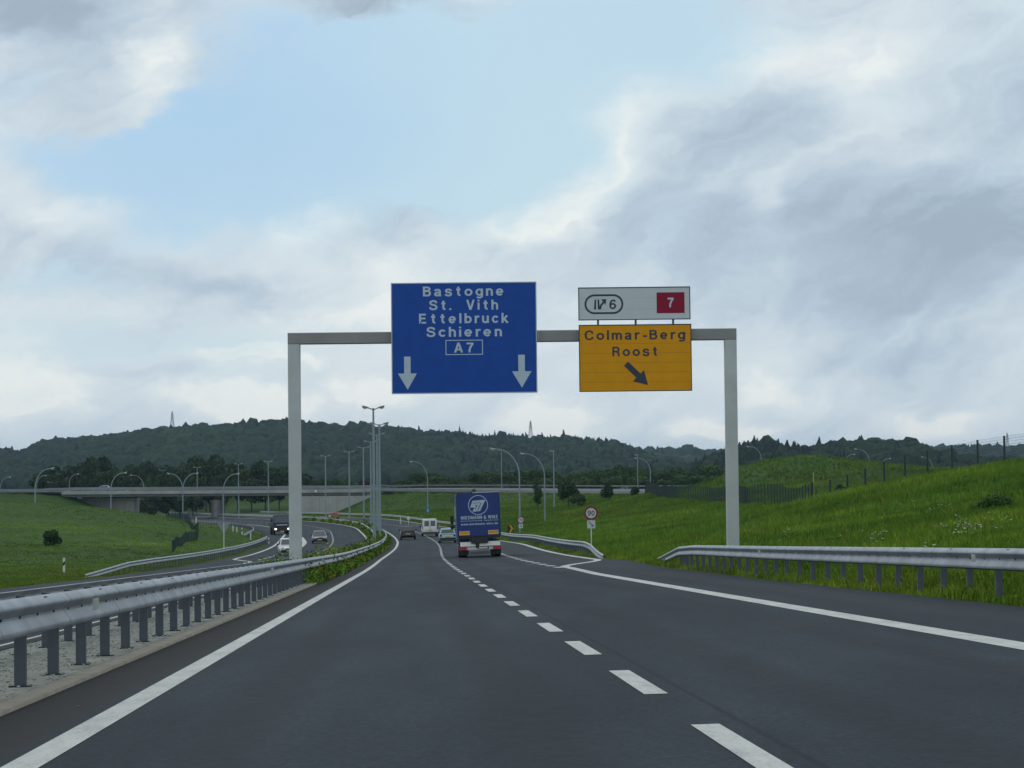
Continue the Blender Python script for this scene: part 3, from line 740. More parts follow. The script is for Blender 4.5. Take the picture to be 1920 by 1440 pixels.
GL = {
 'A': [[(.07, 0), (.36, 1)], [(.65, 0), (.36, 1)], [(.16, .30), (.56, .30)]],
 'B': [[(HS, 0), (HS, 1)], [(HS, 1-HS), (.36, 1-HS)]+arc(.36, .735, .19, .265-HS, 90, -90)+[(HS, .47+HS)], [(HS, .53), (.38, .53)]+arc(.38, .305, .21, .225, 90, -90)+[(HS, HS)]],
 'C': [smooth([(.66, .68), (.60, .84), (.40, .925), (.20, .86), (.085, .66), (.08, .5), (.085, .34), (.20, .14), (.40, .075), (.60, .16), (.67, .34)])],
 'D': [[(HS, 0), (HS, 1)], [(HS, 1-HS), (.30, 1-HS)]+arc(.30, .5, .32, .5-HS, 90, -90)+[(HS, HS)]],
 'E': [[(HS, 0), (HS, 1)], [(HS, 1-HS), (.58, 1-HS)], [(HS, .52), (.54, .52)], [(HS, HS), (.60, HS)]],
 'I': [[(HS, 0), (HS, 1)]],
 'M': [[(HS, 0), (HS, 1)], [(.74, 0), (.74, 1)], [(.10, 1), (.41, .06)], [(.72, 1), (.41, .06)]],
 'N': [[(HS, 0), (HS, 1)], [(.62, 0), (.62, 1)], [(.10, .97), (.60, .03)]],
 'R': [[(HS, 0), (HS, 1)], [(HS, 1-HS), (.38, 1-HS)]+arc(.38, .705, .20, .295-HS, 90, -90)+[(HS, .41+HS)], [(.40, .46), (.50, .40), (.56, .26), (.57, .10), (.61, 0)]],
 'S': [smooth(SP_)],
 'V': [[(.05, 1), (.33, 0)], [(.61, 1), (.33, 0)]],
 'W': [[(.05, 1), (.25, 0)], [(.45, 1), (.25, 0)], [(.45, 1), (.65, 0)], [(.85, 1), (.65, 0)]],
 'Z': [[(.03, 1-HS), (.58, 1-HS)], [(.54, .93), (.07, .07)], [(.02, HS), (.60, HS)]],
 '&': [smooth([(.68, .02), (.46, .25), (.22, .58), (.17, .76), (.24, .90), (.36, .92), (.44, .80), (.38, .66), (.16, .45), (.08, .27), (.14, .12), (.30, .07), (.46, .16), (.58, .34), (.62, .48)])],
 '6': [smooth([(.56, .78), (.50, .90), (.34, .925), (.18, .82), (.09, .60), (.08, .40)]), arc(.33, .315, .25, .24, 0, 360, 24)],
 '9': [smooth([(.08, .22), (.14, .10), (.30, .075), (.46, .18), (.55, .40), (.56, .60)]), arc(.31, .685, .25, .24, 0, 360, 24)],
 '0': [arc(.32, .5, .235, .5-HS, 0, 360, 28)],
 '7': [[(.02, 1-HS), (.60, 1-HS)], smooth([(.56, .90), (.38, .62), (.28, .32), (.25, 0)])],
 'a': [smooth([(.08, .53), (.13, .63), (.28, .665), (.43, .62), (.47, .50)])+[(.47, .16), (.49, .06), (.54, 0)], smooth([(.47, .40), (.34, .38), (.15, .33), (.08, .20), (.14, .10), (.26, .075), (.40, .13), (.47, .25)])],
 'b': [[(HS, 0), (HS, 1)], bowl], 'd': [[(.525, 0), (.525, 1)], bowl], 'p': [[(HS, -.26), (HS, XH)], bowl],
 'g': [[(.525, XH), (.525, 0)]+arc(.30, -.02, .225, .165, 0, -150, 10), bowl],
 'c': [arc(.30, XH/2, RX, RY, 38, 322, 20)], 'o': [arc(.32, XH/2, RX+.02, RY, 0, 360, 24)],
 'e': [arc(.30, XH/2, RX, RY, -38, -360, 22), [(.10, XH/2-.01), (.57, XH/2-.01)]],
 'h': [[(HS, 0), (HS, 1)], [(HS, .40)]+arc(.29, .45, .20, .215, 165, 0, 10)+[(.49, 0)]],
 'n': [[(HS, 0), (HS, XH)], [(HS, .40)]+arc(.29, .45, .20, .215, 165, 0, 10)+[(.49, 0)]],
 'm': [[(HS, 0), (HS, XH)], [(HS, .42)]+arc(.26, .47, .17, .195, 165, 0, 10)+[(.43, 0)], [(.43, .42)]+arc(.61, .47, .17, .195, 165, 0, 10)+[(.78, 0)]],
 'u': [[(.49, 0), (.49, XH)], [(HS, XH)]+arc(.28, .29, .20, .215, 180, 345, 10)+[(.49, .34)]],
 'r': [[(HS, 0), (HS, XH)], smooth([(HS, .42), (.14, .58), (.26, .66), (.40, .655)])],
 'i': [[(HS, 0), (HS, XH-.02)], [(HS, .84), (HS, 1)]], 'l': [[(HS, 0), (HS, 1)]],
 't': [[(.20, .94), (.20, .20), (.25, .10), (.38, .075)], [(.02, XH-HS*.9), (.38, XH-HS*.9)]],
 'k': [[(HS, 0), (HS, 1)], [(.10, .26), (.48, XH)], [(.22, .42), (.52, 0)]],
 's': [smooth([(x*.80, y*XH) for x, y in SP_])],
 'w': [[(.04, XH), (.20, 0)], [(.36, XH), (.20, 0)], [(.36, XH), (.52, 0)], [(.68, XH), (.52, 0)]],
 'z': [[(.03, XH-HS), (.44, XH-HS)], [(.42, .66), (.07, .08)], [(.02, HS), (.46, HS)]],
 '.': [[(HS, 0), (HS, .17)]], '-': [[(.02, .36), (.36, .36)]],
}
def text_mesh(body, mat, x0, x1, zb, zt, y, space=1.0, bold=0, depth=.002):
    """flat lettering in the xz plane facing -y; box x0..x1, baseline zb, cap top zt"""
    strokes = []; cx = 0.0; gap = .13+(space-1)*.55
    for ch in body:
        if ch == ' ': cx += .38+(space-1)*.6; continue
        g = GL[ch]; xs = [p[0] for st in g for p in st]; lo, hi = min(xs), max(xs)
        lo -= HS*.9; hi += HS*.9
        for st in g: strokes.append([(p[0]-lo+cx, p[1]) for p in st])
        cx += hi-lo+gap*(.55 if ch in '-r' else 1)
    W_t = cx-gap; sx = (x1-x0)/W_t; sz = (zt-zb); vs = []; fs = []
    for n, st in enumerate(strokes):
        p = np.array(st); yy = y-depth-.0006*(n % 3); k = len(vs); m = len(p)
        closed = np.hypot(*(p[0]-p[-1])) < 1e-6 and m > 4
        d = np.zeros_like(p); d[1:-1] = p[2:]-p[:-2]; d[0] = p[1]-p[0]; d[-1] = p[-1]-p[-2]
        if closed: d[0] = d[-1] = p[1]-p[-2]
        d /= np.linalg.norm(d, axis=1)[:, None]; nn = np.stack([-d[:, 1], d[:, 0]], 1)
        for sg in (1, -1):
            for q in p+nn*HS*sg: vs.append((x0+q[0]*sx, yy, zb+q[1]*sz))
        fs += [(k+i, k+i+1, k+m+i+1, k+m+i)[::-1] for i in range(m-1)]
    return vs, fs
def add_text(mb, body, mat, *a, **k):
    v, f = text_mesh(body, mat, *a, **k); mb.add(v, f, mat)

# ------------------------------------------------------------------ gantry and its signs
GD = 91.0; pxm = F/GD; YAW = .037
Gl = at(553.5, 925, GD); Gr = at(1373, 925, GD)
gx0, gx1 = Gl[0], Gr[0]
gy0 = GD-.3; gy1 = GD+.3
gl_z, gr_z = tz(gx0, gy0)-.1, tz(gx1, gy1)-.1
topz = at(960, 631, GD)[2]          # centre of beam
gantry = thing('sign_gantry', 'grey square steel gantry spanning our carriageway and carrying the direction signs', 'gantry', (gx0, GD, gl_z))
OX, OY, OZ = gx0, GD, gl_z
bw = .40; bh = .39
def gpost(x, z0, name):
    mb = MB(); mb.bbox((x-OX, 0, (z0+topz-bh/2)/2-OZ), (.41, .41, topz-bh/2-z0-.004), beamgrey, .02, 2)
    mb.box((x-OX, 0, z0-OZ+.06), (.75, .75, .08), beamgrey); return mb.build(name, gantry)
gpost(gx0, gl_z, 'post'); gpost(gx1, gr_z, 'post')
mb = MB(); mb.bbox(((gx0+gx1)/2-OX, 0, topz-OZ), (gx1-gx0+.41, bw, bh), beamdark, .02, 0)
for fx in (.31, .56, .9): mb.box((gx0+(gx1-gx0)*fx-OX, -bw/2-.006, topz-OZ), (.03, .014, bh), beamgrey)
mb.build('crossbeam', gantry)

def sign_panel(name, label, px0, px1, py0, py1, D, face, frame, fw_=.05):
    a = at((px0+px1)/2, (py0+py1)/2, D); w = (px1-px0)/F*D; h = (py1-py0)/F*D
    t = thing(name, label, 'road sign', a)
    mb = MB(); mb.box((0, 0, 0), (w, .045, h), back_s); mb.box((0, -.025, 0), (w-.02, .006, h-.02), face)
    k = 0
    mb.build('panel', t)
    mb = MB()
    for sx, sz, dx, dz in ((0, 1, w, fw_), (0, -1, w, fw_)): mb.box((0, -.03, sz*(h/2-fw_/2)), (dx, .02, dz), frame)
    for sx in (-1, 1): mb.box((sx*(w/2-fw_/2), -.03, 0), (fw_, .019, h-2*fw_), frame)
    mb.build('frame', t)
    # brackets behind
    mb = MB()
    for sx in (-.3, .3): mb.box((sx*w, .08, 0), (.09, .10, h*.96), galvd)
    mb.build('bracket', t)
    return t, a, w, h
SD = GD-.42; kk = SD/F/3.097            # metres per pixel of the enlarged view
def U(cx, mid): return (cx-mid)*kk
tb, ab, wb, hb = sign_panel('direction_sign', 'large blue sign listing Bastogne, St. Vith, Ettelbruck and Schieren with two down arrows', 733.5, 1007, 529, 738, SD, blue_s, pm('frame_pale', (.42, .50, .56), .45), .035)
mx, mz = 528.5, 381
def T(mb, body, x0, x1, zt, zb, mat, **k): add_text(mb, body, mat, U(x0, mx), U(x1, mx), -(zb-mz)*kk, -(zt-mz)*kk, -.029, **k)
mb = MB()
for body, x0_, x1_, t0_, t1_, sp_ in (('Bastogne', 292, 762, 80, 137, 1.25), ('St.  Vith', 327, 727, 160, 218, 1.25), ('Ettelbruck', 268, 788, 238, 296, 1.25), ('Schieren', 310, 748, 316, 374, 1.25), ('A7', 470, 588, 409, 466, 1.2)):
    mb = MB(); T(mb, body, x0_, x1_, t0_, t1_, letter_s, space=sp_, bold=BOLD); mb.build('text_line', tb)
mb = MB()
def frame_rect(mb, x0, x1, z0, z1, t, mat, y=-.032):
    mb.box(((x0+x1)/2, y, z1-t/2), (x1-x0, .006, t), mat); mb.box(((x0+x1)/2, y, z0+t/2), (x1-x0, .006, t), mat)
    mb.box((x0+t/2, y, (z0+z1)/2), (t, .006, z1-z0-2*t), mat); mb.box((x1-t/2, y, (z0+z1)/2), (t, .006, z1-z0-2*t), mat)
frame_rect(mb, U(420, mx), U(637, mx), -(480-mz)*kk, -(393-mz)*kk, 4.5*kk, letter_s); mb.build('number_border', tb)
for (xs, xe, yt, ym, hx0, hx1, tx, ty) in ((178, 216, 487, 585, 142, 252, 198, 680), (842, 880, 483, 579, 805, 918, 862, 675)):
    z = lambda v: -(v-mz)*kk
    ol = [(U(xs, mx), z(yt)), (U(xs, mx), z(ym)), (U(hx0, mx), z(ym)), (U(tx, mx), z(ty)), (U(hx1, mx), z(ym)), (U(xe, mx), z(ym)), (U(xe, mx), z(yt))]
    MB().prism(ol, -.035, -.029, letter_s).build('arrow', tb)

ts, as_, ws, hs_ = sign_panel('exit_number_sign', 'white sign above the amber one with exit symbol 6 and red box 7', 1084, 1294.5, 538, 600, SD, white_s, dark_s, .03)
mx, mz = 1515, 183
mb = MB()
def capsule(mb, x0, x1, z0, z1, t, mat):
    r = (z1-z0)/2; zc = (z0+z1)/2; n = 14; out = []; inn = []
    for k in range(n+1):
        a = math.pi/2+math.pi*k/n; out.append((x0+r+r*math.cos(a), zc+r*math.sin(a))); inn.append((x0+r+(r-t)*math.cos(a), zc+(r-t)*math.sin(a)))
    for k in range(n+1):
        a = -math.pi/2+math.pi*k/n; out.append((x1-r+r*math.cos(a), zc+r*math.sin(a))); inn.append((x1-r+(r-t)*math.cos(a), zc+(r-t)*math.sin(a)))
    m = len(out); vs = [(x, -.033, z) for x, z in out]+[(x, -.033, z) for x, z in inn]
    mb.add(vs, [(i, (i+1) % m, (i+1) % m+m, i+m)[::-1] for i in range(m)], mat)
z = lambda v: -(v-mz)*kk
capsule(mb, U(1225, mx), U(1451, mx), z(243), z(128), 11*kk, dark_s)
# exit symbol: two lane strokes and a branching arrow
def quad(mb, pts, mat, y=-.033): mb.prism([(U(a, mx), z(b)) for a, b in pts], y, -.029, mat)
quad(mb, [(1284, 158), (1280, 216), (1292, 216), (1293, 158)], dark_s); quad(mb, [(1301, 158), (1303, 216), (1315, 216), (1310, 158)], dark_s)
quad(mb, [(1332, 172), (1316, 190), (1310, 216), (1321, 216), (1326, 194), (1340, 179)], dark_s, -.0345); quad(mb, [(1322, 158), (1348, 190), (1352, 156)], dark_s, -.0355)
T(mb, '6', 1370, 1409, 160, 214, dark_s, bold=.02); mb.build('exit_symbol', ts)
mb = MB(); mb.box((U(1726, mx), -.031, z(181)), (162*kk, .008, 121*kk), red_s); add_text(mb, '7', letter_s, U(1704, mx), U(1748, mx), z(208), z(152), -.036, bold=.03); mb.build('route_number', ts)
mb = MB()
for cx in (1303, 1522, 1740): mb.box((U(cx, mx), .04, -hs_/2-.10), (.07, .05, .34), galvd)
mb.build('bracket', ts)
to, ao, wo_, ho = sign_panel('exit_direction_sign', 'amber sign for Colmar-Berg and Roost with a slanting dark arrow', 1085.5, 1297, 608, 734, SD, orange_s, dark_s, .03)
mx, mz = 1521, 498
for a_ in (('Colmar-Berg', 1228, 1812, 336, 392), ('Roost', 1388, 1652, 432, 488)):
    mb = MB(); T(mb, *a_, dark_s, space=1.2, bold=BOLD*.7); mb.build('text_line', to)
a0, a1 = np.array([1466, 531.]), np.array([1593, 657.]); d = (a1-a0)/np.linalg.norm(a1-a0); nn = np.array([-d[1], d[0]]); Lh = 78; hm = a1-d*Lh
pts = [a0+nn*17, a0-nn*17, hm-nn*17, hm-nn*46, a1, hm+nn*46, hm+nn*17]
MB().prism([(U(a, mx), -(b-mz)*kk) for a, b in pts], -.035, -.029, dark_s).build('arrow', to)
for t_, w_, h_, n_s, mt in ((to, wo_, ho, 7, seam_s), (tb, wb, hb, 10, pm('seam_blue', (.008, .035, .17), .6)), (ts, ws, hs_, 3, pm('seam_white', (.38, .42, .44), .6))):
    mb = MB()
    for k in range(1, n_s): mb.box((0, -.0275, -h_/2+h_*k/n_s), (w_-.1, .003, .008), mt)
    mb.build('panel_seam', t_)

# ------------------------------------------------------------------ lamps
def double_lamp():
    t = thing('street_lamp', 'x', 'street lamp')
    MB().tube([(0, 0, -.3), (0, 0, 4), (0, 0, 8), (0, 0, 11.75)], [.14, .12, .10, .075], polem, 8).build('pole', t, smooth=True)
    MB().box((0, -.13, .9), (.12, .04, .45), headm).build('service_door', t)
    for s in (-1, 1):
        MB().tube([(0, 0, 11.55), (s*.14, 0, 11.66), (s*.5, 0, 11.78)], [.055, .05, .04], polem, 6).build('arm', t, smooth=True)
        h = MB(); ring = lambda x, w, zt, zb: [(s*x, -w, zt-.02), (s*x, -w*.5, zt), (s*x, w*.5, zt), (s*x, w, zt-.02), (s*x, w, zb+.02), (s*x, w*.5, zb), (s*x, -w*.5, zb), (s*x, -w, zb+.02)]
        h.loft([ring(.36, .05, 11.80, 11.71), ring(.5, .10, 11.87, 11.73), ring(.75, .14, 11.94, 11.76), ring(.93, .12, 11.96, 11.81)], headm)
        ho_ = h.build('lamp_head', t, smooth=True)
        g_ = MB(); g_.loft([[(s*x, -w, z), (s*x, 0, z-dz), (s*x, w, z)] for x, w, z, dz in ((.56, .07, 11.745, .05), (.72, .1, 11.765, .10), (.88, .08, 11.80, .06))], lens, cap=True); g_.build('glass_bowl', ho_, smooth=True)
    return t
def arch_lamp(H=10.0, reach=3.3, double=False):
    t = thing('arched_street_lamp', 'x', 'street lamp')
    z0 = H*.68
    MB().tube([(0, 0, -.3), (0, 0, z0*.6), (0, 0, z0)], [.11, .095, .08], polem, 8).build('pole', t, smooth=True)
    for s in ((-1, 1) if double else (-1,)):
        pts = []
        for k in range(11):
            a = math.pi/2*k/10; pts.append((s*reach*.8*(1-math.cos(a)), 0, z0+(H-z0)*math.sin(a)))
        pts.append((s*reach*.86, 0, H+.02))
        MB().tube(pts, [.08-.035*k/11 for k in range(12)], polem, 6).build('arm', t, smooth=True)
        h = MB(); ring = lambda x, w, zt, zb: [(s*x, -w, zt-.03), (s*x, -w*.5, zt), (s*x, w*.5, zt), (s*x, w, zt-.03), (s*x, w, zb+.02), (s*x, w*.5, zb), (s*x, -w*.5, zb), (s*x, -w, zb+.02)]
        h.loft([ring(reach*.83, .05, H+.05, H-.03), ring(reach*.88, .13, H+.1, H-.07), ring(reach*.97, .15, H+.16, H-.05), ring(reach*1.02, .1, H+.16, H+.02)], headw)
        ho_ = h.build('lamp_head', t, smooth=True)
        g_ = MB(); g_.loft([[(s*x, -w, z), (s*x, 0, z-dz), (s*x, w, z)] for x, w, z, dz in ((reach*.88, .09, H-.07, .05), (reach*.94, .12, H-.06, .09), (reach*.99, .09, H-.02, .05))], lens, cap=True); g_.build('glass_bowl', ho_, smooth=True)
    return t
DL = double_lamp()
dlab = ['tallest two-armed street lamp on the planted median', 'second tallest two-armed lamp, just right of the tallest one', 'third two-armed lamp of the median row, its pole hidden behind the second',
        'fourth two-armed lamp of the median row, close behind the tallest', 'two-armed lamp just left of the cluster of tall lamps', 'two-armed lamp in front of the right end of the bridge wall',
        'two-armed lamp in front of the pale bridge abutment, right of the gantry post', 'two-armed lamp almost hidden by the left gantry post', 'two-armed lamp rising above the bridge beside the oncoming truck',
        'two-armed lamp in front of the bridge, right of the pier', 'two-armed lamp beyond the bridge, left of the pier', 'farthest two-armed lamp, seen through the left opening of the bridge']
dd = [222, 265, 308, 350, 393, 432, 477, 518, 550, 586, 650, 712]
for i, s in enumerate(dd):
    t = DL if i == 0 else copy_tree(DL)
    q = rp(s, -1.72); t.location = tuple(q); t.rotation_euler = (0, 0, heading(s)); t['label'] = dlab[i]; t['group'] = 'two-armed lamps along the median'
AL = {}
al = [  # px base, D, height, direction of the arm (-1 left), label
    (975, 309, 10, -1, 'tall arched lamp right of the blue truck carrying the round 70 sign'), (1022, 370, 10, -1, 'arched lamp second to the right of the blue truck'),
    (1039, 459, 10, 0, 'slim lamp on the grass bank, right of the two big arched lamps'), (802, 505, 9.6, -1, 'arched lamp above the white van with blue and red signs on its pole'),
    (941, 640, 12, 0, 'straight pole lamp behind the ramp road'), (1196, 640, 12, 0, 'straight pole lamp behind the ramp next to the dark fence'), (1220, 560, 9, -1, 'arched lamp rising behind the corner of the dark fence'),
    (419, 400, 8, 1, 'arched lamp behind the give-way sign and right of the bridge pier'), (343, 415, 8, 2, 'lamp with two arched arms in the middle of the left bridge opening'),
    (270, 655, 9.3, -1, 'arched lamp behind the bridge at the left abutment edge'), (208, 405, 8, 1, 'arched lamp in front of the left abutment wall'), (130, 660, 8, 1, 'arched lamp behind the rail left of the car on the bridge'),
    (66, 345, 8, 1, 'arched lamp with its whole pole visible on the left meadow'), (69, 660, 7.6, 1, 'arched lamp right behind the pole of the left meadow lamp'), (0, 600, 8, 1, 'arched lamp cut by the left picture edge'),
    (196, 690, 7, -1, 'arched lamp turned left behind the car on the bridge'), (106, 720, 6.5, -1, 'small distant lamp turned left behind the ramp rail'),
    (1584, 600, 8, 1, 'distant arched lamp behind the mound, arm to the right'), (1631, 600, 9, -1, 'distant arched lamp behind the mound, arm to the left'),
    (1652, 640, 8, 1, 'distant lamp between the mound and the fence, arm to the right'), (1749, 600, 8, -1, 'distant arched lamp behind the fence on the crest'), (1428, 620, 9, -1, 'faint distant lamp over the top of the mound')]
topy = {941: 844, 1196: 853, 1220: 859, 130: 889, 69: 892, 0: 895, 196: 898, 106: 904, 1584: 852, 1631: 842, 1652: 860, 1749: 857, 1428: 837, 270: 891, 66: 879, 208: 887, 343: 888, 419: 889}
for (px, D, H, dr, lab) in al:
    key = (round(H), 2 if dr == 2 else (0 if dr == 0 else 1))
    if dr == 0:
        t = thing('pole_street_lamp', lab, 'street lamp'); MB().tube([(0, 0, -.3), (0, 0, H)], [.13, .07], polem, 8).build('pole', t, smooth=True)
        MB().bbox((-.3, 0, H+.03), (.9, .22, .1), headw, .03, 0).build('lamp_head', t)
        if px == 941: MB().tube([(0, 0, .1), (0, 0, 1.7)], .16, orange_s, 8).build('warning_sleeve', t)
        q = gp(px, D)
    else:
        if key not in AL: AL[key] = arch_lamp(key[0], 3.3 if key[0] >= 9 else 2.4, dr == 2); t = AL[key]
        else: t = copy_tree(AL[key])
        q = gp(px, D)
    if px in topy: q[2] = at(px, topy[px], D)[2]-(key[0] if dr else H)
    t.location = tuple(q); t['label'] = lab; t['group'] = 'arched and pole lamps of the junction'
    t.rotation_euler = (0, 0, math.pi if dr == 1 else 0)

# ------------------------------------------------------------------ signs
def pole_(mb, x, y, z0, z1, r, mat, n=10): mb.tube([(x, y, z0), (x, y, z1)], r, mat, n)
def disc(mb, c, r, y0, y1, mat, n=32): mb.prism([(c[0]+r*math.cos(a), c[1]+r*math.sin(a)) for a in np.linspace(0, 2*math.pi, n, endpoint=False)][::-1], y0, y1, mat)
def limit_sign(t, num, zc, r, plate, y=-.06):
    mb = MB(); disc(mb, (0, zc), r, y-.02, y, back_s); disc(mb, (0, zc), r-.005, y-.024, y-.02, red_s); disc(mb, (0, zc), r*.74, y-.028, y-.024, white_s)
    add_text(mb, num, dark_s, -r*.5, r*.5, zc-r*.37, zc+r*.37, y-.029); mb.build('speed_disc', t)
    mb = MB(); zp = zc-r-plate/2-.02; mb.box((0, y-.01, zp), (plate, .02, plate), white_s)
    k = plate/2; a0 = np.array([-.55*k, .6*k]); a1 = np.array([.6*k, -.6*k]); d = (a1-a0)/np.linalg.norm(a1-a0); nn = np.array([-d[1], d[0]]); hm = a1-d*.55*k
    pts = [a0+nn*.1*k, a0-nn*.1*k, hm-nn*.1*k, hm-nn*.32*k, a1, hm+nn*.32*k, hm+nn*.1*k]
    mb.prism([(a, zp+b) for a, b in pts][::-1], y-.024, y-.02, dark_s); mb.build('arrow_plate', t)
D = 173; q = gp(1109, D)
zt = at(1109, 962, D)[2]-q[2]
t = thing('speed_sign', 'round red-rimmed 90 speed sign over a small arrow plate on a white post', 'road sign', q, .02)
limit_sign(t, '90', zt, .45, .52); mb = MB(); pole_(mb, 0, 0, -.2, zt+.3, .038, postw); mb.build('post', t)
D = 308.6; q = gp(975.5, D); zt = at(977, 975, D)[2]-q[2]
t = thing('speed_sign', 'smaller round 70 speed sign with arrow plate fixed to a lamp pole', 'road sign', q+np.array([.08, -.12, 0]), .0)
limit_sign(t, '70', zt, .42, .5)
MB().tube([(0, .03, zt-.3), (0, .03, zt+.2)], .05, galvd, 8).build('clamp', t)
def chevron(px, py, D, lab, flip=1):
    q = gp(px, D); t = thing('chevron_sign', lab, 'road sign', q, 0); zc = at(px, py, D)[2]-q[2]; k = .33
    mb = MB(); mb.box((0, 0, zc), (2*k, .03, 2*k), plasticd); mb.prism([(-k*.35, zc+k), (k*.35, zc+k), (k, zc), (k*.35, zc-k), (-k*.35, zc-k), (k*.3, zc)][::-1], -.022, -.015, orange_s); mb.build('panel', t)
    mb = MB(); pole_(mb, 0, .03, -.2, zc-k, .035, postw); mb.build('post', t)
chevron(957, 991, 290, 'amber and black chevron sign above the exit rail beside the truck')
chevron(1029, 987, 372, 'distant chevron sign at the foot of the second arched lamp')
D = 504.5; q = gp(802.5, D); t = thing('keep_and_yield_sign', 'blue round arrow sign above a red and white yield triangle on the lamp pole', 'road sign', q)
z1 = at(803, 957, D)[2]-q[2]; z2 = at(803, 967, D)[2]-q[2]
mb = MB(); disc(mb, (0, z1), .47, -.2, -.17, pm('sign_sky_blue', (.02, .13, .42), .4)); mb.prism([(-.07, z1-.3), (-.07, z1+.05), (-.2, z1+.05), (0, z1+.32), (.2, z1+.05), (.07, z1+.05), (.07, z1-.3)], -.21, -.2, white_s); mb.build('blue_disc', t)
mb = MB(); mb.prism([(-.5, z2+.42), (.5, z2+.42), (0, z2-.42)], -.2, -.17, red_s); mb.prism([(-.28, z2+.28), (.28, z2+.28), (0, z2-.2)], -.21, -.2, white_s); mb.build('yield_triangle', t)
D = 254; q = gp(420, D); t = thing('yield_sign_back', 'grey back of a yield triangle on a white post behind the left guard rail', 'road sign', q)
zc = at(420, 986, D)[2]-q[2]
MB().prism([(-.62, zc+.32), (.62, zc+.32), (.07, zc-.72), (-.07, zc-.72)], .0, .03, back_s).build('panel', t); mb = MB(); pole_(mb, 0, -.05, -.2, zc+.3, .045, postw); mb.build('post', t)
def delineator(px, D, lab, H=1.0, black=True, name='marker_post'):
    q = gp(px, D); t = thing(name, lab, 'marker post', q, 0, 'white roadside marker posts')
    mb = MB(); mb.loft([[(-.07, -.04, z), (.07, -.04, z), (.07, .04, z), (-.07, .04, z)] for z in (-.2, H*.97)]+[[(-.05, -.03, H), (.05, -.03, H), (.05, .03, H), (-.05, .03, H)]], postw); mb.build('post', t)
    if black: MB().prism([(-.075, H*.48), (.075, H*.6), (.075, H*.8), (-.075, H*.68)], -.045, .045, plasticd).build('black_band', t)
for a in [(120, 170, 'white marker post with a black band standing in the near left meadow', 1.0), (368, 330, 'small white marker post at the bend of the dark meadow fence', .9), (444, 330, 'leftmost of three white bollards before the oncoming truck', .9),
          (454, 325, 'middle one of three white bollards before the oncoming truck', .95), (470, 318, 'rightmost of three white bollards before the oncoming truck', 1.0), (437, 360, 'slim tall white post behind the three bollards', 1.5),
          (751, 430, 'white marker post behind the outer rail in the bend', 1.3), (504, 300, 'white marker post at the end of the left guard rail', .9),
          (108, 560, 'white marker at the foot of the left embankment', 1.0)]:
    delineator(*a[:3], H=a[3], black=a[0] in (120, 504, 454))
q = gp(766, 425); t = thing('round_sign_back', 'small round white sign on a short post behind the outer rail in the bend', 'road sign', q); mb = MB(); disc(mb, (0, 1.25), .3, -.02, .02, postw, 16); mb.build('disc', t); mb = MB(); pole_(mb, 0, .04, -.2, 1.4, .04, postw); mb.build('post', t)

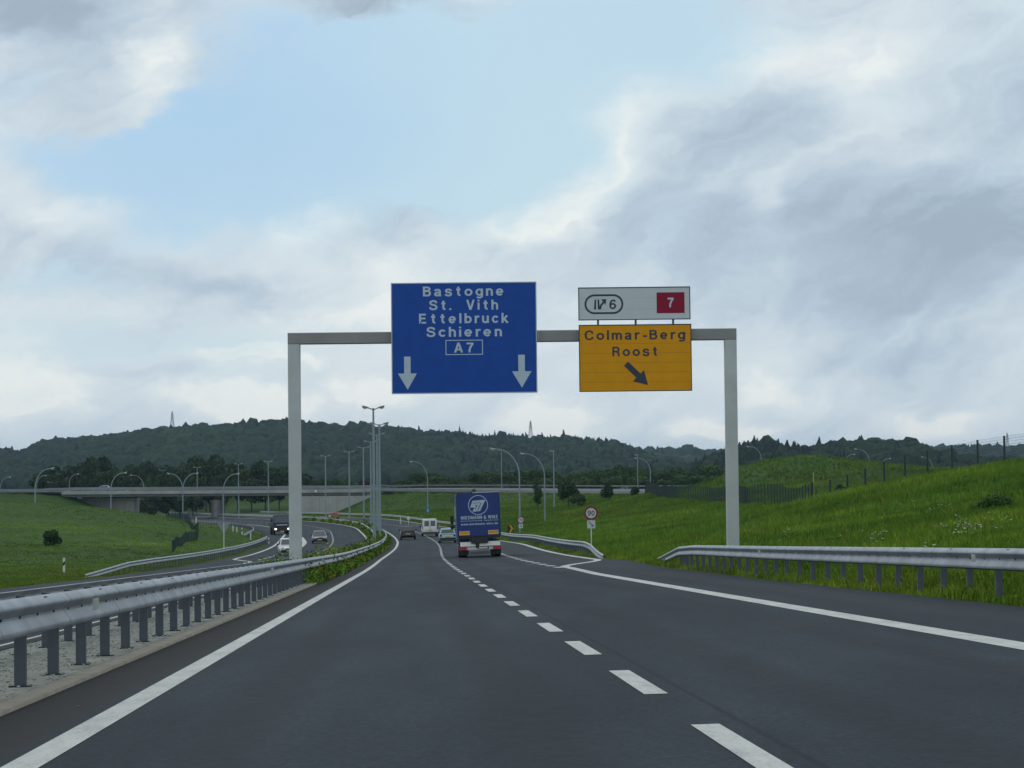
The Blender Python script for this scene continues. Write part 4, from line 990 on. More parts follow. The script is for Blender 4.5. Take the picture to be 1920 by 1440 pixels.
# ------------------------------------------------------------------ vehicles
def wheel(parent, x, y, r, w, dual=False):
    sg = 1 if x > 0 else -1
    mb = MB(); n = 20; prof = [(-w/2, r*.62), (-w/2, r*.92), (-w*.38, r), (w*.38, r), (w/2, r*.92), (w/2, r*.62)]
    rings = [[(x+a, y+b*math.cos(k), r+b*math.sin(k)) for k in np.linspace(0, 2*math.pi, n, endpoint=False)] for a, b in prof]
    mb.loft(rings, rubber, cap=True); o = mb.build('wheel', parent, smooth=True)
    m2 = MB(); rings = [[(x+sg*(w/2+a), y+b*math.cos(k), r+b*math.sin(k)) for k in np.linspace(0, 2*math.pi, 16, endpoint=False)] for a, b in ((-.02, r*.62), (.006, r*.6), (-.01, r*.5), (-.03, r*.2), (.0, r*.14))]
    m2.loft(rings, rim, cap=True); m2.build('rim', o, smooth=True)
def car(name, label, cat, loc, rz, paint, L=4.0, W=1.66, H=1.42, style='hatch', rx=0, ry=0, ym=None, plate=None, group=None, front_lit=False):
    t = thing(name, label, cat, loc, rz, group, rx, ry)
    hw = W/2
    if style == 'van':
        prof = [(-L/2, .42, .78, .97), (-L/2+.04, .95, .98, 1), (-L/2+.1, .98, 1.0, 1), (L*.28, .98, 1.0, 1), (L*.44, .92, .95, .97), (L/2, .62, .65, .88)]
        belt = 1.05; roof = H; cab = (-L/2+.02, L*.43, -L/2+.12, L*.20); tum = .93
    elif style == 'hatch':
        belt = .88; prof = None; cab = (-L/2+.10, L*.27, -L/2+.62, L*.06); tum = .80
    elif style == 'sedan':
        belt = .86; cab = (-L/2+.62, L*.26, -L/2+1.15, L*.05); tum = .78
    roof = H
    st = [(-L/2, .36, .60, .84), (-L/2+.05, .26, .74, .93), (-L/2+.25, .20, belt-.02, .985), (-L*.25, .18, belt+.01, 1.0), (0, .18, belt, 1.0), (L*.2, .18, belt-.01, 1.0), (L*.36, .20, belt-.12, .98), (L/2-.12, .22, belt-.24, .92), (L/2, .34, belt-.36, .82)]
    if style == 'van': st = [(-L/2, .36, 1.0, .95), (-L/2+.04, .30, belt, .985), (-L*.2, .28, belt, 1.0), (L*.25, .28, belt-.02, 1.0), (L*.40, .28, belt-.12, .98), (L/2-.08, .3, belt-.28, .93), (L/2, .38, belt-.42, .85)]
    rings = []
    for y, zb, zt, w in st:
        a = hw*w; rings.append([(-a*.9, y, zb), (-a*.985, y, zb+.10), (-a, y, zb+(zt-zb)*.5), (-a*.975, y, zt-.07), (-a*.90, y, zt), (a*.90, y, zt), (a*.975, y, zt-.07), (a, y, zb+(zt-zb)*.5), (a*.985, y, zb+.10), (a*.9, y, zb)])
    mb = MB(); mb.loft(rings, paint)
    # greenhouse
    y0b, y1b, y0t, y1t = cab; a = hw*.9; b = hw*tum*.93
    zb = belt-.04; m = (roof-.06-zb)
    def outline(k, z, sq=1.0): return [((-(a+(b-a)*k))*sq, (y0b+(y0t-y0b)*k), z), ((a+(b-a)*k)*sq, (y0b+(y0t-y0b)*k), z), ((a+(b-a)*k)*sq, (y1b+(y1t-y1b)*k), z), ((-(a+(b-a)*k))*sq, (y1b+(y1t-y1b)*k), z)]
    mb.loft([outline(0, zb), outline(1, roof-.06), [(x*.88, y0t+.12 if i < 2 else y1t-.15, roof) for i, (x, y, z) in enumerate(outline(1, roof))]], paint)
    mb.build('body', t, smooth=True)
    def glass(pts, nm='window'):
        c = sum(np.array(p) for p in pts)/len(pts); nrm = np.cross(np.array(pts[1])-pts[0], np.array(pts[2])-pts[1]); nrm /= np.linalg.norm(nrm)
        if nrm@(c-np.array([0, (y0b+y1b)/2, 1.0])) < 0: nrm = -nrm
        f = [np.array(p)+nrm*.012 for p in pts]; g_ = [np.array(p)-nrm*.02 for p in pts]
        n = len(pts); MB().add(f+g_, [tuple(range(n)), tuple(range(2*n-1, n-1, -1))]+[(i, (i+1) % n, (i+1) % n+n, i+n) for i in range(n)], glassm).build(nm, t)
    def gh(xf, side, k):   # point on greenhouse: end 0 rear / 1 front
        hwk = a+(b-a)*k; y = (y0b+(y0t-y0b)*k) if side == 0 else (y1b+(y1t-y1b)*k); return (xf*hwk, y, zb+m*k)
    if style == 'van':
        for s in (-1, 1): glass([gh(s*.12, 0, .18), gh(s*.78, 0, .18), gh(s*.76, 0, .82), gh(s*.12, 0, .82)], 'rear_window')
    else: glass([gh(-.88, 0, .16), gh(.88, 0, .16), gh(.84, 0, .88), gh(-.84, 0, .88)], 'rear_window')
    glass([gh(-.9, 1, .12), gh(.9, 1, .12), gh(.88, 1, .9), gh(-.88, 1, .9)], 'windscreen')
    for s in (-1, 1):
        def sp(f, k):
            hwk = a+(b-a)*k; ya = y0b+(y0t-y0b)*k; yb = y1b+(y1t-y1b)*k; return (s*hwk, ya+(yb-ya)*f, zb+m*k)
        if style == 'van': glass([sp(.72, .2), sp(.93, .2), sp(.93, .8), sp(.72, .8)], 'side_window')
        else:
            glass([sp(.1, .2), sp(.5, .2), sp(.5, .85), sp(.14, .85)], 'side_window'); glass([sp(.53, .2), sp(.92, .2), sp(.88, .85), sp(.53, .85)], 'side_window')
        # mirror
        MB().bbox((s*(hw+.08), y1b-.15, belt+.08), (.18, .10, .13), plasticd, .03, 0).build('side_mirror', t, smooth=True)
        if style == 'van': MB().box((s*(hw*.97-.05), -L/2-.006, 1.0), (.10, .03, .36), redl).build('tail_light', t)
        else: MB().bbox((s*(hw*.80), -L/2+.02, .70), (.22, .12, .15), pm('dim_red_lamp', (.14, .008, .012), .3, 0, .1, 10), .03, 1).build('tail_light', t)
        MB().bbox((s*hw*.68, L/2-.07, .62), (.30, .16, .15), lit if front_lit else railhead, .04, 1).build('headlight', t, smooth=True)
        for yy in (-L*.31, L*.31): wheel(t, s*(hw-.09), yy, .30, .19)
    MB().bbox((0, -L/2+.02, .42), (W*.93, .18, .17), plasticd if style != 'sedan' else paint, .04, 0).build('rear_bumper', t, smooth=True)
    MB().bbox((0, L/2-.04, .38), (W*.9, .16, .20), plasticd, .04, 0).build('front_bumper', t, smooth=True)
    MB().box((0, L/2+.01, .56), (W*.42, .03, .10), plasticd).build('grille', t)
    MB().box((0, -L/2-.045, .60 if style != 'van' else .72), (.50, .02, .11), plate or plate_y).build('number_plate', t)
    MB().box((0, L/2+.045, .40), (.50, .02, .11), plate or plate_y).build('number_plate', t)
    if style == 'van':
        MB().box((0, -L/2-.004, 1.0), (.02, .012, 1.1), plasticd).build('door_seam', t)
        MB().bbox((.05, -L/2-.02, .95), (.12, .04, .05), plasticd, .01, 0).build('door_handle', t)
    return t
def on_road(s, o, rev=False, dz=0.0):
    q = rp(s, o, dz); h = heading(s)+(math.pi if rev else 0)
    sl = float(P(s+1)-P(s-1))/2; bk = -.021
    return q, h, (sl if not rev else -sl), (bk if not rev else -bk)
pb = pm('paint_black', (.012, .016, .022), .35, .2, .1, 3, coat=.5)
def place_car(s, o, rev, *a, **k):
    q, h, rx, ry = on_road(s, o, rev)
    return q, h, rx, ry
q, h, rx, ry = on_road(280, 1.2); car('hatchback', 'dark small hatchback in the left lane ahead, seen from behind', 'car', q, h, pb, 3.8, 1.62, 1.40, 'hatch', rx, ry)
q, h, rx, ry = on_road(254, 4.75); car('hatchback', 'pale blue older car just left of the blue truck', 'car', q, h, pm('paint_sky', (.27, .42, .46), .35, .2, .05, 3, coat=.5), 3.9, 1.64, 1.38, 'hatch', rx, ry)
q, h, rx, ry = on_road(303, 4.1); car('delivery_van', 'white van with two rear windows ahead of the pale blue car', 'van', q, h, pm('paint_white', (.62, .63, .62), .35, 0, .04, 3, coat=.4), 4.5, 1.80, 1.98, 'van', rx, ry)
q, h, rx, ry = on_road(497, 2.3); car('hatchback', 'red car far ahead in the bend by the bridge abutment', 'car', q, h, pm('paint_red', (.38, .035, .022), .35, 0, .05, 3, coat=.4), 3.9, 1.66, 1.5, 'hatch', rx, ry)
q, h, rx, ry = on_road(296, -8.3, True); car('sedan', 'silver car coming the other way right of the gantry post', 'car', q, h+.03, pm('paint_silver', (.10, .115, .12), .3, .5, .05, 3, coat=.5), 4.3, 1.68, 1.38, 'sedan', rx, ry)
q, h, rx, ry = on_road(229, -9.2, True); car('hatchback', 'white oncoming car half hidden by the left gantry post', 'car', q, h+.10, MATS['paint_white'], 4.1, 1.70, 1.46, 'hatch', rx, ry)
q = at(193, 914, 613.0); q[2] = 1.12; car('sedan', 'silver blue car crossing the bridge behind the rail', 'car', q, math.pi/2+.02, pm('paint_steel', (.24, .27, .36), .3, .4, .05, 3, coat=.5), 4.7, 1.72, 1.45, 'sedan')

def blue_truck():
    q, h, rx, ry = on_road(156, 5.86)
    t = thing('tarpaulin_truck', 'big blue tarpaulin truck in the right lane with white circle logo on its rear', 'truck', q, h, None, rx, ry-.010)
    tarp = pm('tarpaulin_blue', (.009, .032, .18), .55, 0, .14, 1.2, bump=.5, bscale=2.5)
    L = 7.6; w = 1.27; zb, zt = 1.22, 3.78; mb = MB()
    # slightly bulging tarp body with soft top edges
    rings = []
    for y, k in ((0, 1), (.12, 1.012), (L*.25, 1.02), (L*.5, 1.01), (L*.75, 1.02), (L, 1)):
        rings.append([(-w*k, y, zb), (-w*k, y, zt-.12), (-w*.95, y, zt-.01), (0, y, zt+.03), (w*.95, y, zt-.01), (w*k, y, zt-.12), (w*k, y, zb)])
    mb.loft(rings, tarp)
    for i in range(1, 6):   # horizontal fold ridges on the rear
        pass
    body = mb.build('tarpaulin_box', t)
    MB().box((0, -.012, zb+.03), (2*w, .03, .06), plasticd).build('sill', t)
    mb = MB()
    for s in (-1, 1): mb.box((s*(w-.02), -.016, (zb+zt)/2-.05), (.05, .03, zt-zb-.15), pm('tarp_edge', (.010, .030, .13), .5))
    mb.box((0.45, -.01, zt+.01), (1.5, .05, .035), postw); mb.build('box_frame', t)
    wt_ = pm('truck_lettering', (.46, .54, .62), .5, 0, .08, 3)
    X = lambda v: (v-565)/390*w          # crop pixels to metres
    Zc = lambda v: zt-(v-150)/840*(zt-zb)
    for tx_, z0_, z1_, bo_, sp_ in (('WIEDMANN & WINZ', 655, 592, BOLD, 1), ('Internationale Spedition', 697, 672, .002, 1.3), ('www.wiedmann-winz.de', 768, 728, BOLD*.8, 1)):
        mb = MB(); add_text(mb, tx_, wt_, X(245), X(915), Zc(z0_), Zc(z1_), -.003, bold=bo_, space=sp_); mb.build('text_line', t)
    mb = MB(); cx, cz, r1 = X(566), Zc(388), 178/390*w; n = 48
    vs = [(cx+r*math.cos(a), -.006, cz+r*math.sin(a)) for r in (r1, r1*.93) for a in np.linspace(0, 2*math.pi, n, endpoint=False)]
    mb.add(vs, [(i, (i+1) % n, (i+1) % n+n, i+n) for i in range(n)], wt_)
    def pg(pts, mat=wt_, y=-.008): mb.prism([(X(a), Zc(b)) for a, b in pts], y, -.002, mat)
    pg([(470, 303), (702, 292), (600, 505), (460, 513), (500, 432), (420, 432)])
    dk = pm('tarp_dark_line', (.02, .05, .2), .5)
    pg([(478, 345), (600, 338), (594, 350), (474, 357)], dk, -.0095); pg([(520, 385), (560, 383), (515, 470), (500, 470), (535, 400), (515, 400)], dk, -.0095)
    pg([(612, 350), (628, 350), (560, 495), (545, 495)], dk, -.0095)
    mb.build('circle_logo', t)
    # vertical lettering along the left flank
    mb = MB()
    v, f = text_mesh('WIEDMANN & WINZ', wt_, 0, 6.2, 0, .75, 0, bold=.02)
    mb.add([(-w*1.02-.006+y_, 7.0-x_, 2.3+z_) for x_, y_, z_ in v], f, wt_); mb.build('side_lettering', t)
    for x in (-.86, .83):
        mb = MB(); mb.box((x, -.03, zb+.22), (.58, .03, .22), orange_s); frame_rect(mb, x-.30, x+.30, zb+.10, zb+.34, .03, plate_w, -.05); mb.build('marker_board', t)
    # chassis, tail lift, lights
    mb = MB(); mb.box((0, L/2, 1.0), (1.0, L+.6, .3), plasticd); mb.box((0, L/2, 1.16), (2.4, L, .1), plasticd); mb.build('chassis', t)
    mb = MB()
    for x0, x1 in ((-1.13, -.24), (-.02, 1.2)):
        mb.add([(x0, -.10, .92), (x1, -.10, .92), (x1, -.30, .66), (x0, -.30, .66), (x0, -.02, .92), (x1, -.02, .92), (x1, -.02, .62), (x0, -.02, .62)], [(0, 1, 2, 3), (3, 2, 6, 7), (0, 3, 7, 4), (1, 5, 6, 2), (0, 4, 5, 1)][::1], plate_w)
    mb.build('underride_plate', t)
    MB().box((0, -.20, .53), (2.42, .14, .16), plate_w).build('bumper_bar', t)
    for x in (-.98, 1.0): MB().bbox((x, -.29, .55), (.46, .06, .17), redl, .02, 1).build('tail_light', t)
    mb = MB(); mb.box((.22, -.28, .56), (.62, .03, .15), plasticd); mb.box((.2, -.30, .56), (.5, .02, .10), plate_w); mb.build('number_plate', t)
    MB().box((-.13, -.18, .74), (.17, .2, .42), plasticd).build('coupling', t)
    mb = MB(); mb.box((0, .55, .24), (1.1, .03, .16), back_s); mb.build('spray_flap', t)
    mb = MB()
    for x in (-.95, .95): mb.box((x, .48, .38), (.62, .03, .45), plasticd)
    mb.build('mudguard', t)
    for x in (-.98, .98):
        for y in (1.2, 2.5): wheel(t, x, y, .5, .52)
        wheel(t, x, L+.9, .5, .3)
    # cab
    cabm = pm('truck_cab_paint', (.015, .04, .16), .35, 0, .1, 3, coat=.4)
    mb = MB(); mb.bbox((0, L+1.25, 1.75), (2.4, 1.9, 2.3), cabm, .12, 2); mb.build('cab', t)
    MB().box((0, L+2.21, 2.2), (2.1, .03, .8), glassm).build('windscreen', t)
    for s in (-1, 1):
        mb = MB(); mb.tube([(s*1.2, L+2.0, 2.5), (s*1.42, L+2.05, 2.5), (s*1.45, L+2.05, 1.7), (s*1.2, L+2.0, 1.7)], .02, plasticd, 6); mb.bbox((s*1.45, L+2.03, 2.25), (.20, .09, .5), plasticd, .04, 2); mb.bbox((s*1.45, L+2.03, 1.8), (.20, .09, .24), plasticd, .04, 2); mb.build('side_mirror', t)
    return t
blue_truck()
def flatbed():
    q, h, rx, ry = on_road(372, -13.9, True)
    t = thing('oncoming_lorry', 'dark blue lorry with lit headlights coming round the bend left of the gantry', 'truck', q, h+.08, None, rx, ry)
    cb = pm('lorry_paint', (.008, .024, .07), .4, 0, .1, 3, coat=.3)
    mb = MB(); prof = lambda z, k, yb: [(-1.2*k, 1.8, z), (1.2*k, 1.8, z), (1.25*k, 3.7-yb, z), (-1.25*k, 3.7-yb, z)]
    mb.loft([prof(.75, 1, 0), prof(1.6, 1, .0), prof(2.5, .93, .22), prof(2.72, .88, .4)], cb); mb.build('cab', t)
    mb = MB(); mb.add([(-1.02, 3.74, 1.66), (1.02, 3.74, 1.66), (.96, 3.54, 2.46), (-.96, 3.54, 2.46), (-1.02, 3.6, 1.66), (1.02, 3.6, 1.66), (.96, 3.4, 2.46), (-.96, 3.4, 2.46)], [(0, 1, 2, 3), (7, 6, 5, 4), (0, 4, 5, 1), (1, 5, 6, 2), (2, 6, 7, 3), (3, 7, 4, 0)], glassm); mb.build('windscreen', t)
    MB().box((0, 3.72, 1.35), (1.5, .04, .12), letter_s).build('name_strip', t)
    MB().box((0, 3.72, 1.0), (1.9, .05, .42), plasticd).build('grille', t)
    MB().bbox((0, 3.7, .62), (2.4, .3, .34), plasticd, .05, 0).build('bumper', t)
    MB().box((0, 3.87, .5), (.5, .02, .11), plate_y).build('number_plate', t)
    for s in (-1, 1):
        MB().bbox((s*.88, 3.86, .80), (.30, .06, .22), lit, .05, 1).build('headlight', t)
        mb = MB(); mb.tube([(s*1.15, 3.4, 2.3), (s*1.38, 3.5, 2.3), (s*1.38, 3.5, 1.7), (s*1.2, 3.4, 1.7)], .02, plasticd, 6); mb.bbox((s*1.4, 3.48, 2.0), (.2, .08, .5), plasticd, .04, 2); mb.build('side_mirror', t)
        wheel(t, s*1.02, 2.6, .48, .3)
        for y in (-2.4,): wheel(t, s*.98, y, .48, .5)
        mb = MB(); mb.box((s*1.23, -1.2, 1.35), (.05, 5.4, .55), plasticd); mb.build('side_board', t)
    mb = MB(); mb.box((0, -1.2, 1.02), (2.4, 5.6, .12), plasticd); mb.box((0, -1.0, .8), (.9, 6.4, .3), plasticd); mb.box((0, 1.55, 1.6), (2.4, .06, 1.1), plasticd); mb.build('load_bed', t)
    MB().tube([(0, 2.9, 2.72), (0, 2.9, 2.86)], .11, pm('beacon_orange', (.55, .12, .02), .3), 10).build('beacon', t)
flatbed()

# ------------------------------------------------------------------ leafy things
def leafcloud(cent, rad, n, size, seed, squash=.85, lobes=7, flat=.0):
    rg = np.random.default_rng(seed)
    lc = rg.normal(0, 1, (lobes, 3)); lc /= np.linalg.norm(lc, axis=1)[:, None]; lc *= rg.uniform(.25, .75, (lobes, 1)); lc[:, 2] *= squash
    lr = rg.uniform(.35, .6, lobes)
    k = rg.integers(0, lobes, n); d = rg.normal(0, 1, (n, 3)); d /= np.linalg.norm(d, axis=1)[:, None]
    rr_ = rg.uniform(.55, 1.0, (n, 1))**.5
    c = (lc[k]+d*lr[k][:, None]*rr_)*rad+np.asarray(cent)
    a = rg.normal(0, 1, (n, 3)); a /= np.linalg.norm(a, axis=1)[:, None]; b = np.cross(a, d+rg.normal(0, .4, (n, 3))); b /= np.linalg.norm(b, axis=1)[:, None]+1e-9
    sz = size*rg.uniform(.6, 1.4, (n, 1))
    V = np.stack([c-a*sz, c+b*sz*.8, c+a*sz, c-b*sz*.8], 1).reshape(-1, 3); Fq = np.arange(4*n).reshape(-1, 4)
    return V, Fq
def tree(label, cat, loc, H, Wd, mat, seed, n=900, size=.28, trunk=.3, group=None, name='tree', proto=None, rz=0):
    if proto is not None:
        t = copy_tree(proto); t.location = tuple(loc); t.rotation_euler = (0, 0, rz); t['label'] = label; return t
    t = thing(name, label, cat, loc, rz, group)
    if trunk > 0:
        mb = MB(); hh = H*trunk
        mb.tube([(0, 0, -.3), (.03*H*.2, 0, hh*.6), (0, .02*H, H*.55), (0, 0, H*.8)], [H*.028, H*.022, H*.014, H*.005], barkm, 6)
        rg = random.Random(seed)
        for k in range(5):
            a = rg.uniform(0, 6.28); z0 = H*rg.uniform(.28, .55); mb.tube([(0, 0, z0), (math.cos(a)*Wd*.2, math.sin(a)*Wd*.2, z0+H*.12), (math.cos(a)*Wd*.36, math.sin(a)*Wd*.36, z0+H*.2)], [H*.01, H*.007, H*.003], barkm, 5)
        mb.build('trunk', t)
    zc = H*(.5+trunk*.35); rz_ = (H-H*trunk*.7)/2
    V, Fq = leafcloud((0, 0, 0), 1.0, n, 1.0, seed); 
    # crown as leaf quads: lobes stretched to the crown ellipsoid, leaf size kept
    cc = V.reshape(-1, 4, 3).mean(1); d = V.reshape(-1, 4, 3)-cc[:, None]
    cc = cc*np.array([Wd/2, Wd/2, rz_])+np.array([0, 0, zc]); V = (cc[:, None]+d*size).reshape(-1, 3)
    npmesh('crown', V, Fq, [mat], parent=t)
    return t
ld, lm, lf = MATS['leaf_dark'], MATS['leaf_mid'], MATS['leaf_fresh']
protos = {}
for i in range(4): protos['d%d' % i] = None; protos['m%d' % i] = None
def belt(key, px, D, H, Wd, label, group):
    q = gp(px, D); rz = random.uniform(0, 6.28)
    mat = ld if key[0] == 'd' else lm
    if protos[key] is None:
        t = tree(label, 'tree', q, 8.0, 8.0, mat, 50+hash_(key), n=1500, size=.34, trunk=.22, name='broadleaf_tree', rz=rz); protos[key] = t
    else: t = tree(label, 'tree', q, H, Wd, mat, 0, proto=protos[key], rz=rz)
    t.scale = (Wd/8.0, Wd/8.0, H/8.0); t['group'] = group
def hash_(k): return (ord(k[0])*7+int(k[1])*13) % 97
rj = random.Random(5)
LB = 'dark broadleaf tree in the belt behind the left part of the bridge'; RB = 'broadleaf tree in the green belt beyond the ramp road'
tops = np.array([(90, 880), (120, 866), (180, 855), (215, 862), (260, 868), (300, 868), (340, 858), (400, 853), (430, 862), (470, 868), (520, 864), (560, 880), (600, 893), (640, 897)], float)
for px in list(range(92, 560, 21)):
    D = rj.uniform(700, 760); b = gp(px, D); ty = np.interp(px, tops[:, 0], tops[:, 1])+rj.uniform(-3, 5); H = (at(px, ty, D)[2]-b[2]); belt('d%d' % rj.randrange(4), px, D, H, rj.uniform(8, 11), LB, 'dark trees behind the bridge')
for px in list(range(100, 560, 26)):
    D = rj.uniform(665, 690); b = gp(px, D); ty = np.interp(px, tops[:, 0], tops[:, 1])+rj.uniform(10, 22); H = max(3, (at(px, ty, D)[2]-b[2])); belt('d%d' % rj.randrange(4), px+8, D, H, rj.uniform(7, 9), LB, 'dark trees behind the bridge')
for px in (262, 285, 312, 338, 362):
    D = 650+rj.uniform(-6, 10); belt('d%d' % rj.randrange(4), px, D, rj.uniform(6.0, 7.5), 7, 'dark tree filling the left opening of the bridge', 'trees seen through the bridge')
for px in (572, 596, 620, 650, 664):
    D = 680; b = gp(px, D); H = at(px, rj.uniform(893, 900), D)[2]-b[2]; belt('m%d' % rj.randrange(4), px, D, H, 6, 'low green tree just above the bridge rail right of the gantry post', 'low trees above the bridge rail')
rtops = np.array([(735, 905), (760, 893), (800, 876), (830, 882), (850, 892), (880, 882), (900, 878), (930, 886), (960, 880), (1000, 876), (1050, 884), (1090, 876), (1140, 870), (1200, 876), (1240, 880), (1300, 872), (1340, 870), (1370, 876), (1420, 880)], float)
for px in range(742, 1430, 21):
    D = rj.uniform(690, 740); b = gp(px, D); ty = np.interp(px, rtops[:, 0], rtops[:, 1])+rj.uniform(-3, 5); H = (at(px, ty, D)[2]-b[2]); belt('m%d' % rj.randrange(4), px, D, H, rj.uniform(7, 10), RB, 'green trees beyond the ramp road')
for px in range(760, 1400, 27):
    D = rj.uniform(650, 675); b = gp(px, D); ty = np.interp(px, rtops[:, 0], rtops[:, 1])+rj.uniform(9, 20); H = max(2.5, (at(px, ty, D)[2]-b[2])); belt(('m%d' if rj.random() < .7 else 'd%d') % rj.randrange(4), px+8, D, H, rj.uniform(5.5, 8), RB, 'green trees beyond the ramp road')
def solo(px, D, topy_, Wd, mat, lab, cat='tree', n=500, size=.2, trunk=.25, name='young_tree', seed=1):
    q = gp(px, D); H = max(.8, at(px, topy_, D)[2]-q[2]); return tree(lab, cat, q, H, Wd, mat, seed, n, size, trunk, name=name)
solo(685, 665, 880, 4.6, MATS['leaf_red'], 'reddish dark leaved tree behind the bridge rail right of the abutment', n=900, seed=3)
solo(1008, 470, 908, 2.2, ld, 'slender young tree on the bank between two lamp poles', seed=4)
solo(1066, 440, 890, 4.4, ld, 'largest young tree on the grass bank below the ramp road', n=1100, size=.24, seed=5)
solo(1085, 420, 925, 3.0, lm, 'small pale tree in front of the largest young tree on the bank', n=500, seed=15)
solo(1140, 455, 902, 2.6, ld, 'round bushy tree beside the ramp road, middle of the bank', n=700, seed=6, trunk=.12)
solo(1192, 455, 904, 1.9, ld, 'round bushy tree next to the corner of the dark fence', n=500, seed=7, trunk=.12)
solo(888, 560, 911, 1.5, ld, 'small bush at the ramp rail above the blue truck', 'bush', n=250, seed=8, trunk=0, name='bush')
solo(97, 238, 993, 1.9, ld, 'dark round bush in the left meadow', 'bush', n=1100, size=.11, seed=9, trunk=0, name='bush')
solo(1351, 325, 930, 1.2, MATS['broom'], 'yellow flowering broom in front of the dark fence', 'bush', n=350, size=.09, seed=10, trunk=0, name='broom_bush')
solo(1576, 222, 905, 1.5, ld, 'dark bush behind the fence right of its corner post', 'bush', n=500, size=.12, seed=12, trunk=0, name='bush')
solo(1565, 216, 930, 1.6, MATS['broom'], 'low yellow flowering bush at the fence corner', 'bush', n=160, size=.06, seed=13, trunk=0, name='broom_bush')
solo(1430, 560, 868, 0.1, lm, 'x', seed=2) if False else None
# dark wild bush clumps on the right slope
for (px, D, ty, w, lab) in ((1870, 112, 925, 2.2, 'dark green thicket on the right slope near the picture edge'), (1570, 100, 1008, 1.2, 'low dark weeds just above the right guard rail')):
    q = gp(px, D); tree(lab, 'bush', q, max(.5, at(px, ty, D)[2]-q[2]), w, lm, int(px), 900, .07, 0, name='bush')

# ------------------------------------------------------------------ fences
def fence(label, pts, H, spacing, wires=True, vs=.1, r=.045, name='wire_fence', extra=()):
    p = resample(pts, .5); L = np.r_[0, np.cumsum(np.linalg.norm(np.diff(p[:, :2], axis=0), axis=1))]
    gz = terrain(p[:, 0].copy(), p[:, 1].copy()); p0 = np.array([p[0, 0], p[0, 1], gz[0]])
    t = thing(name, label, 'fence', p0)
    f = lambda l: np.array([np.interp(l, L, p[:, 0]), np.interp(l, L, p[:, 1]), np.interp(l, L, gz)])-p0
    proto = None; n = 0; l = 0
    while l <= L[-1] and n < 100:
        q = f(l)
        if proto is None: mb = MB(); mb.tube([(0, 0, -.3), (0, 0, H)], r, fencem, 6); mb.tube([(0, 0, H), (0, 0, H+.03)], r*1.1, fencem, 6); proto = mb.build('post', t); o = proto
        else: o = proto.copy(); COL.objects.link(o); o.parent = t
        o.location = tuple(q); l += spacing; n += 1
    if wires:
        ls = np.arange(0, L[-1], vs); w = .005; V = []; Fq = []
        X_ = np.interp(ls, L, p[:, 0])-p0[0]; Y_ = np.interp(ls, L, p[:, 1])-p0[1]; Z_ = np.interp(ls, L, gz)-p0[2]
        base = np.stack([X_, Y_, Z_], 1)
        tri = np.array([(w, 0), (-w*.5, w*.87), (-w*.5, -w*.87)])
        lo = np.repeat(base[:, None], 3, 1).copy(); lo[:, :, 0] += tri[:, 0]; lo[:, :, 1] += tri[:, 1]; hi = lo.copy(); lo[:, :, 2] += .04; hi[:, :, 2] += H-.04
        V = np.concatenate([lo, hi], 1).reshape(-1, 3); b = (np.arange(len(ls))*6)[:, None]
        Fq = np.concatenate([b+np.array([[0, 1, 4, 3]]), b+np.array([[1, 2, 5, 4]]), b+np.array([[2, 0, 3, 5]])])
        # horizontal wires
        hs = np.arange(.08, H, .2); k = len(V); cp = np.stack([p[:, 0], p[:, 1], gz], 1)-p0; V = [V]; Fq = [Fq]
        for hz in hs:
            a = cp.copy(); a[:, 2] += hz-.006; c = cp.copy(); c[:, 2] += hz+.006; V.append(np.concatenate([a, c])); m_ = len(cp)
            i = np.arange(m_-1); Fq.append(k+np.stack([i, i+1, i+1+m_, i+m_], 1)); k += 2*m_
        npmesh('wire_mesh', np.concatenate(V), np.concatenate(Fq), [fencem], parent=t)
    return t
def fpts(lst): return [gp(px, D) for px, D in lst]
f1 = fence('dark green wire fence curving from the ramp to its corner post on the right bank', fpts([(1210, 445), (1238, 400), (1269, 360), (1300, 340), (1327, 325), (1362, 298), (1392, 276), (1407, 262), (1458, 240), (1523, 210)]), 2.0, 2.5, vs=.17)
A = gp(1523, 210); 
f2 = fence('dark green wire fence climbing the crest towards the right picture edge', [A+np.array([.05, -.05, 0]), A+np.array([6.2, -12, 0]), A+np.array([13.0, -26, 0])+np.array([2.5, 2, 0])], 2.1, 2.5, r=.08)
mb = MB(); mb.tube([(0, 0, 0), (.4, -.3, 1.7)], .03, fencem, 6)
mb.tube([(0, 0, 0), (0, 0, 2.15)], .085, fencem, 8)
ob = mb.build('corner_post', f1); ob.location = tuple(A-np.array(f1.location))
mb = MB(); mb.tube([(0, 0, -.2), (0, 0, 2.9)], .035, pm('yellow_pole', (.5, .42, .12), .5), 8); o = mb.build('yellow_marker_pole'); o.location = tuple(gp(1526, 214)); tag(o, 'thin yellowish pole at the corner of the right fence', 'marker post')
fence('dark fence winding over the left meadow towards the bridge', fpts([(323, 232), (334, 246), (352, 262), (371, 280), (366, 298), (345, 320), (320, 338), (285, 360), (240, 372), (190, 385), (130, 400), (90, 410)]), 1.0, 2.4, vs=.2)

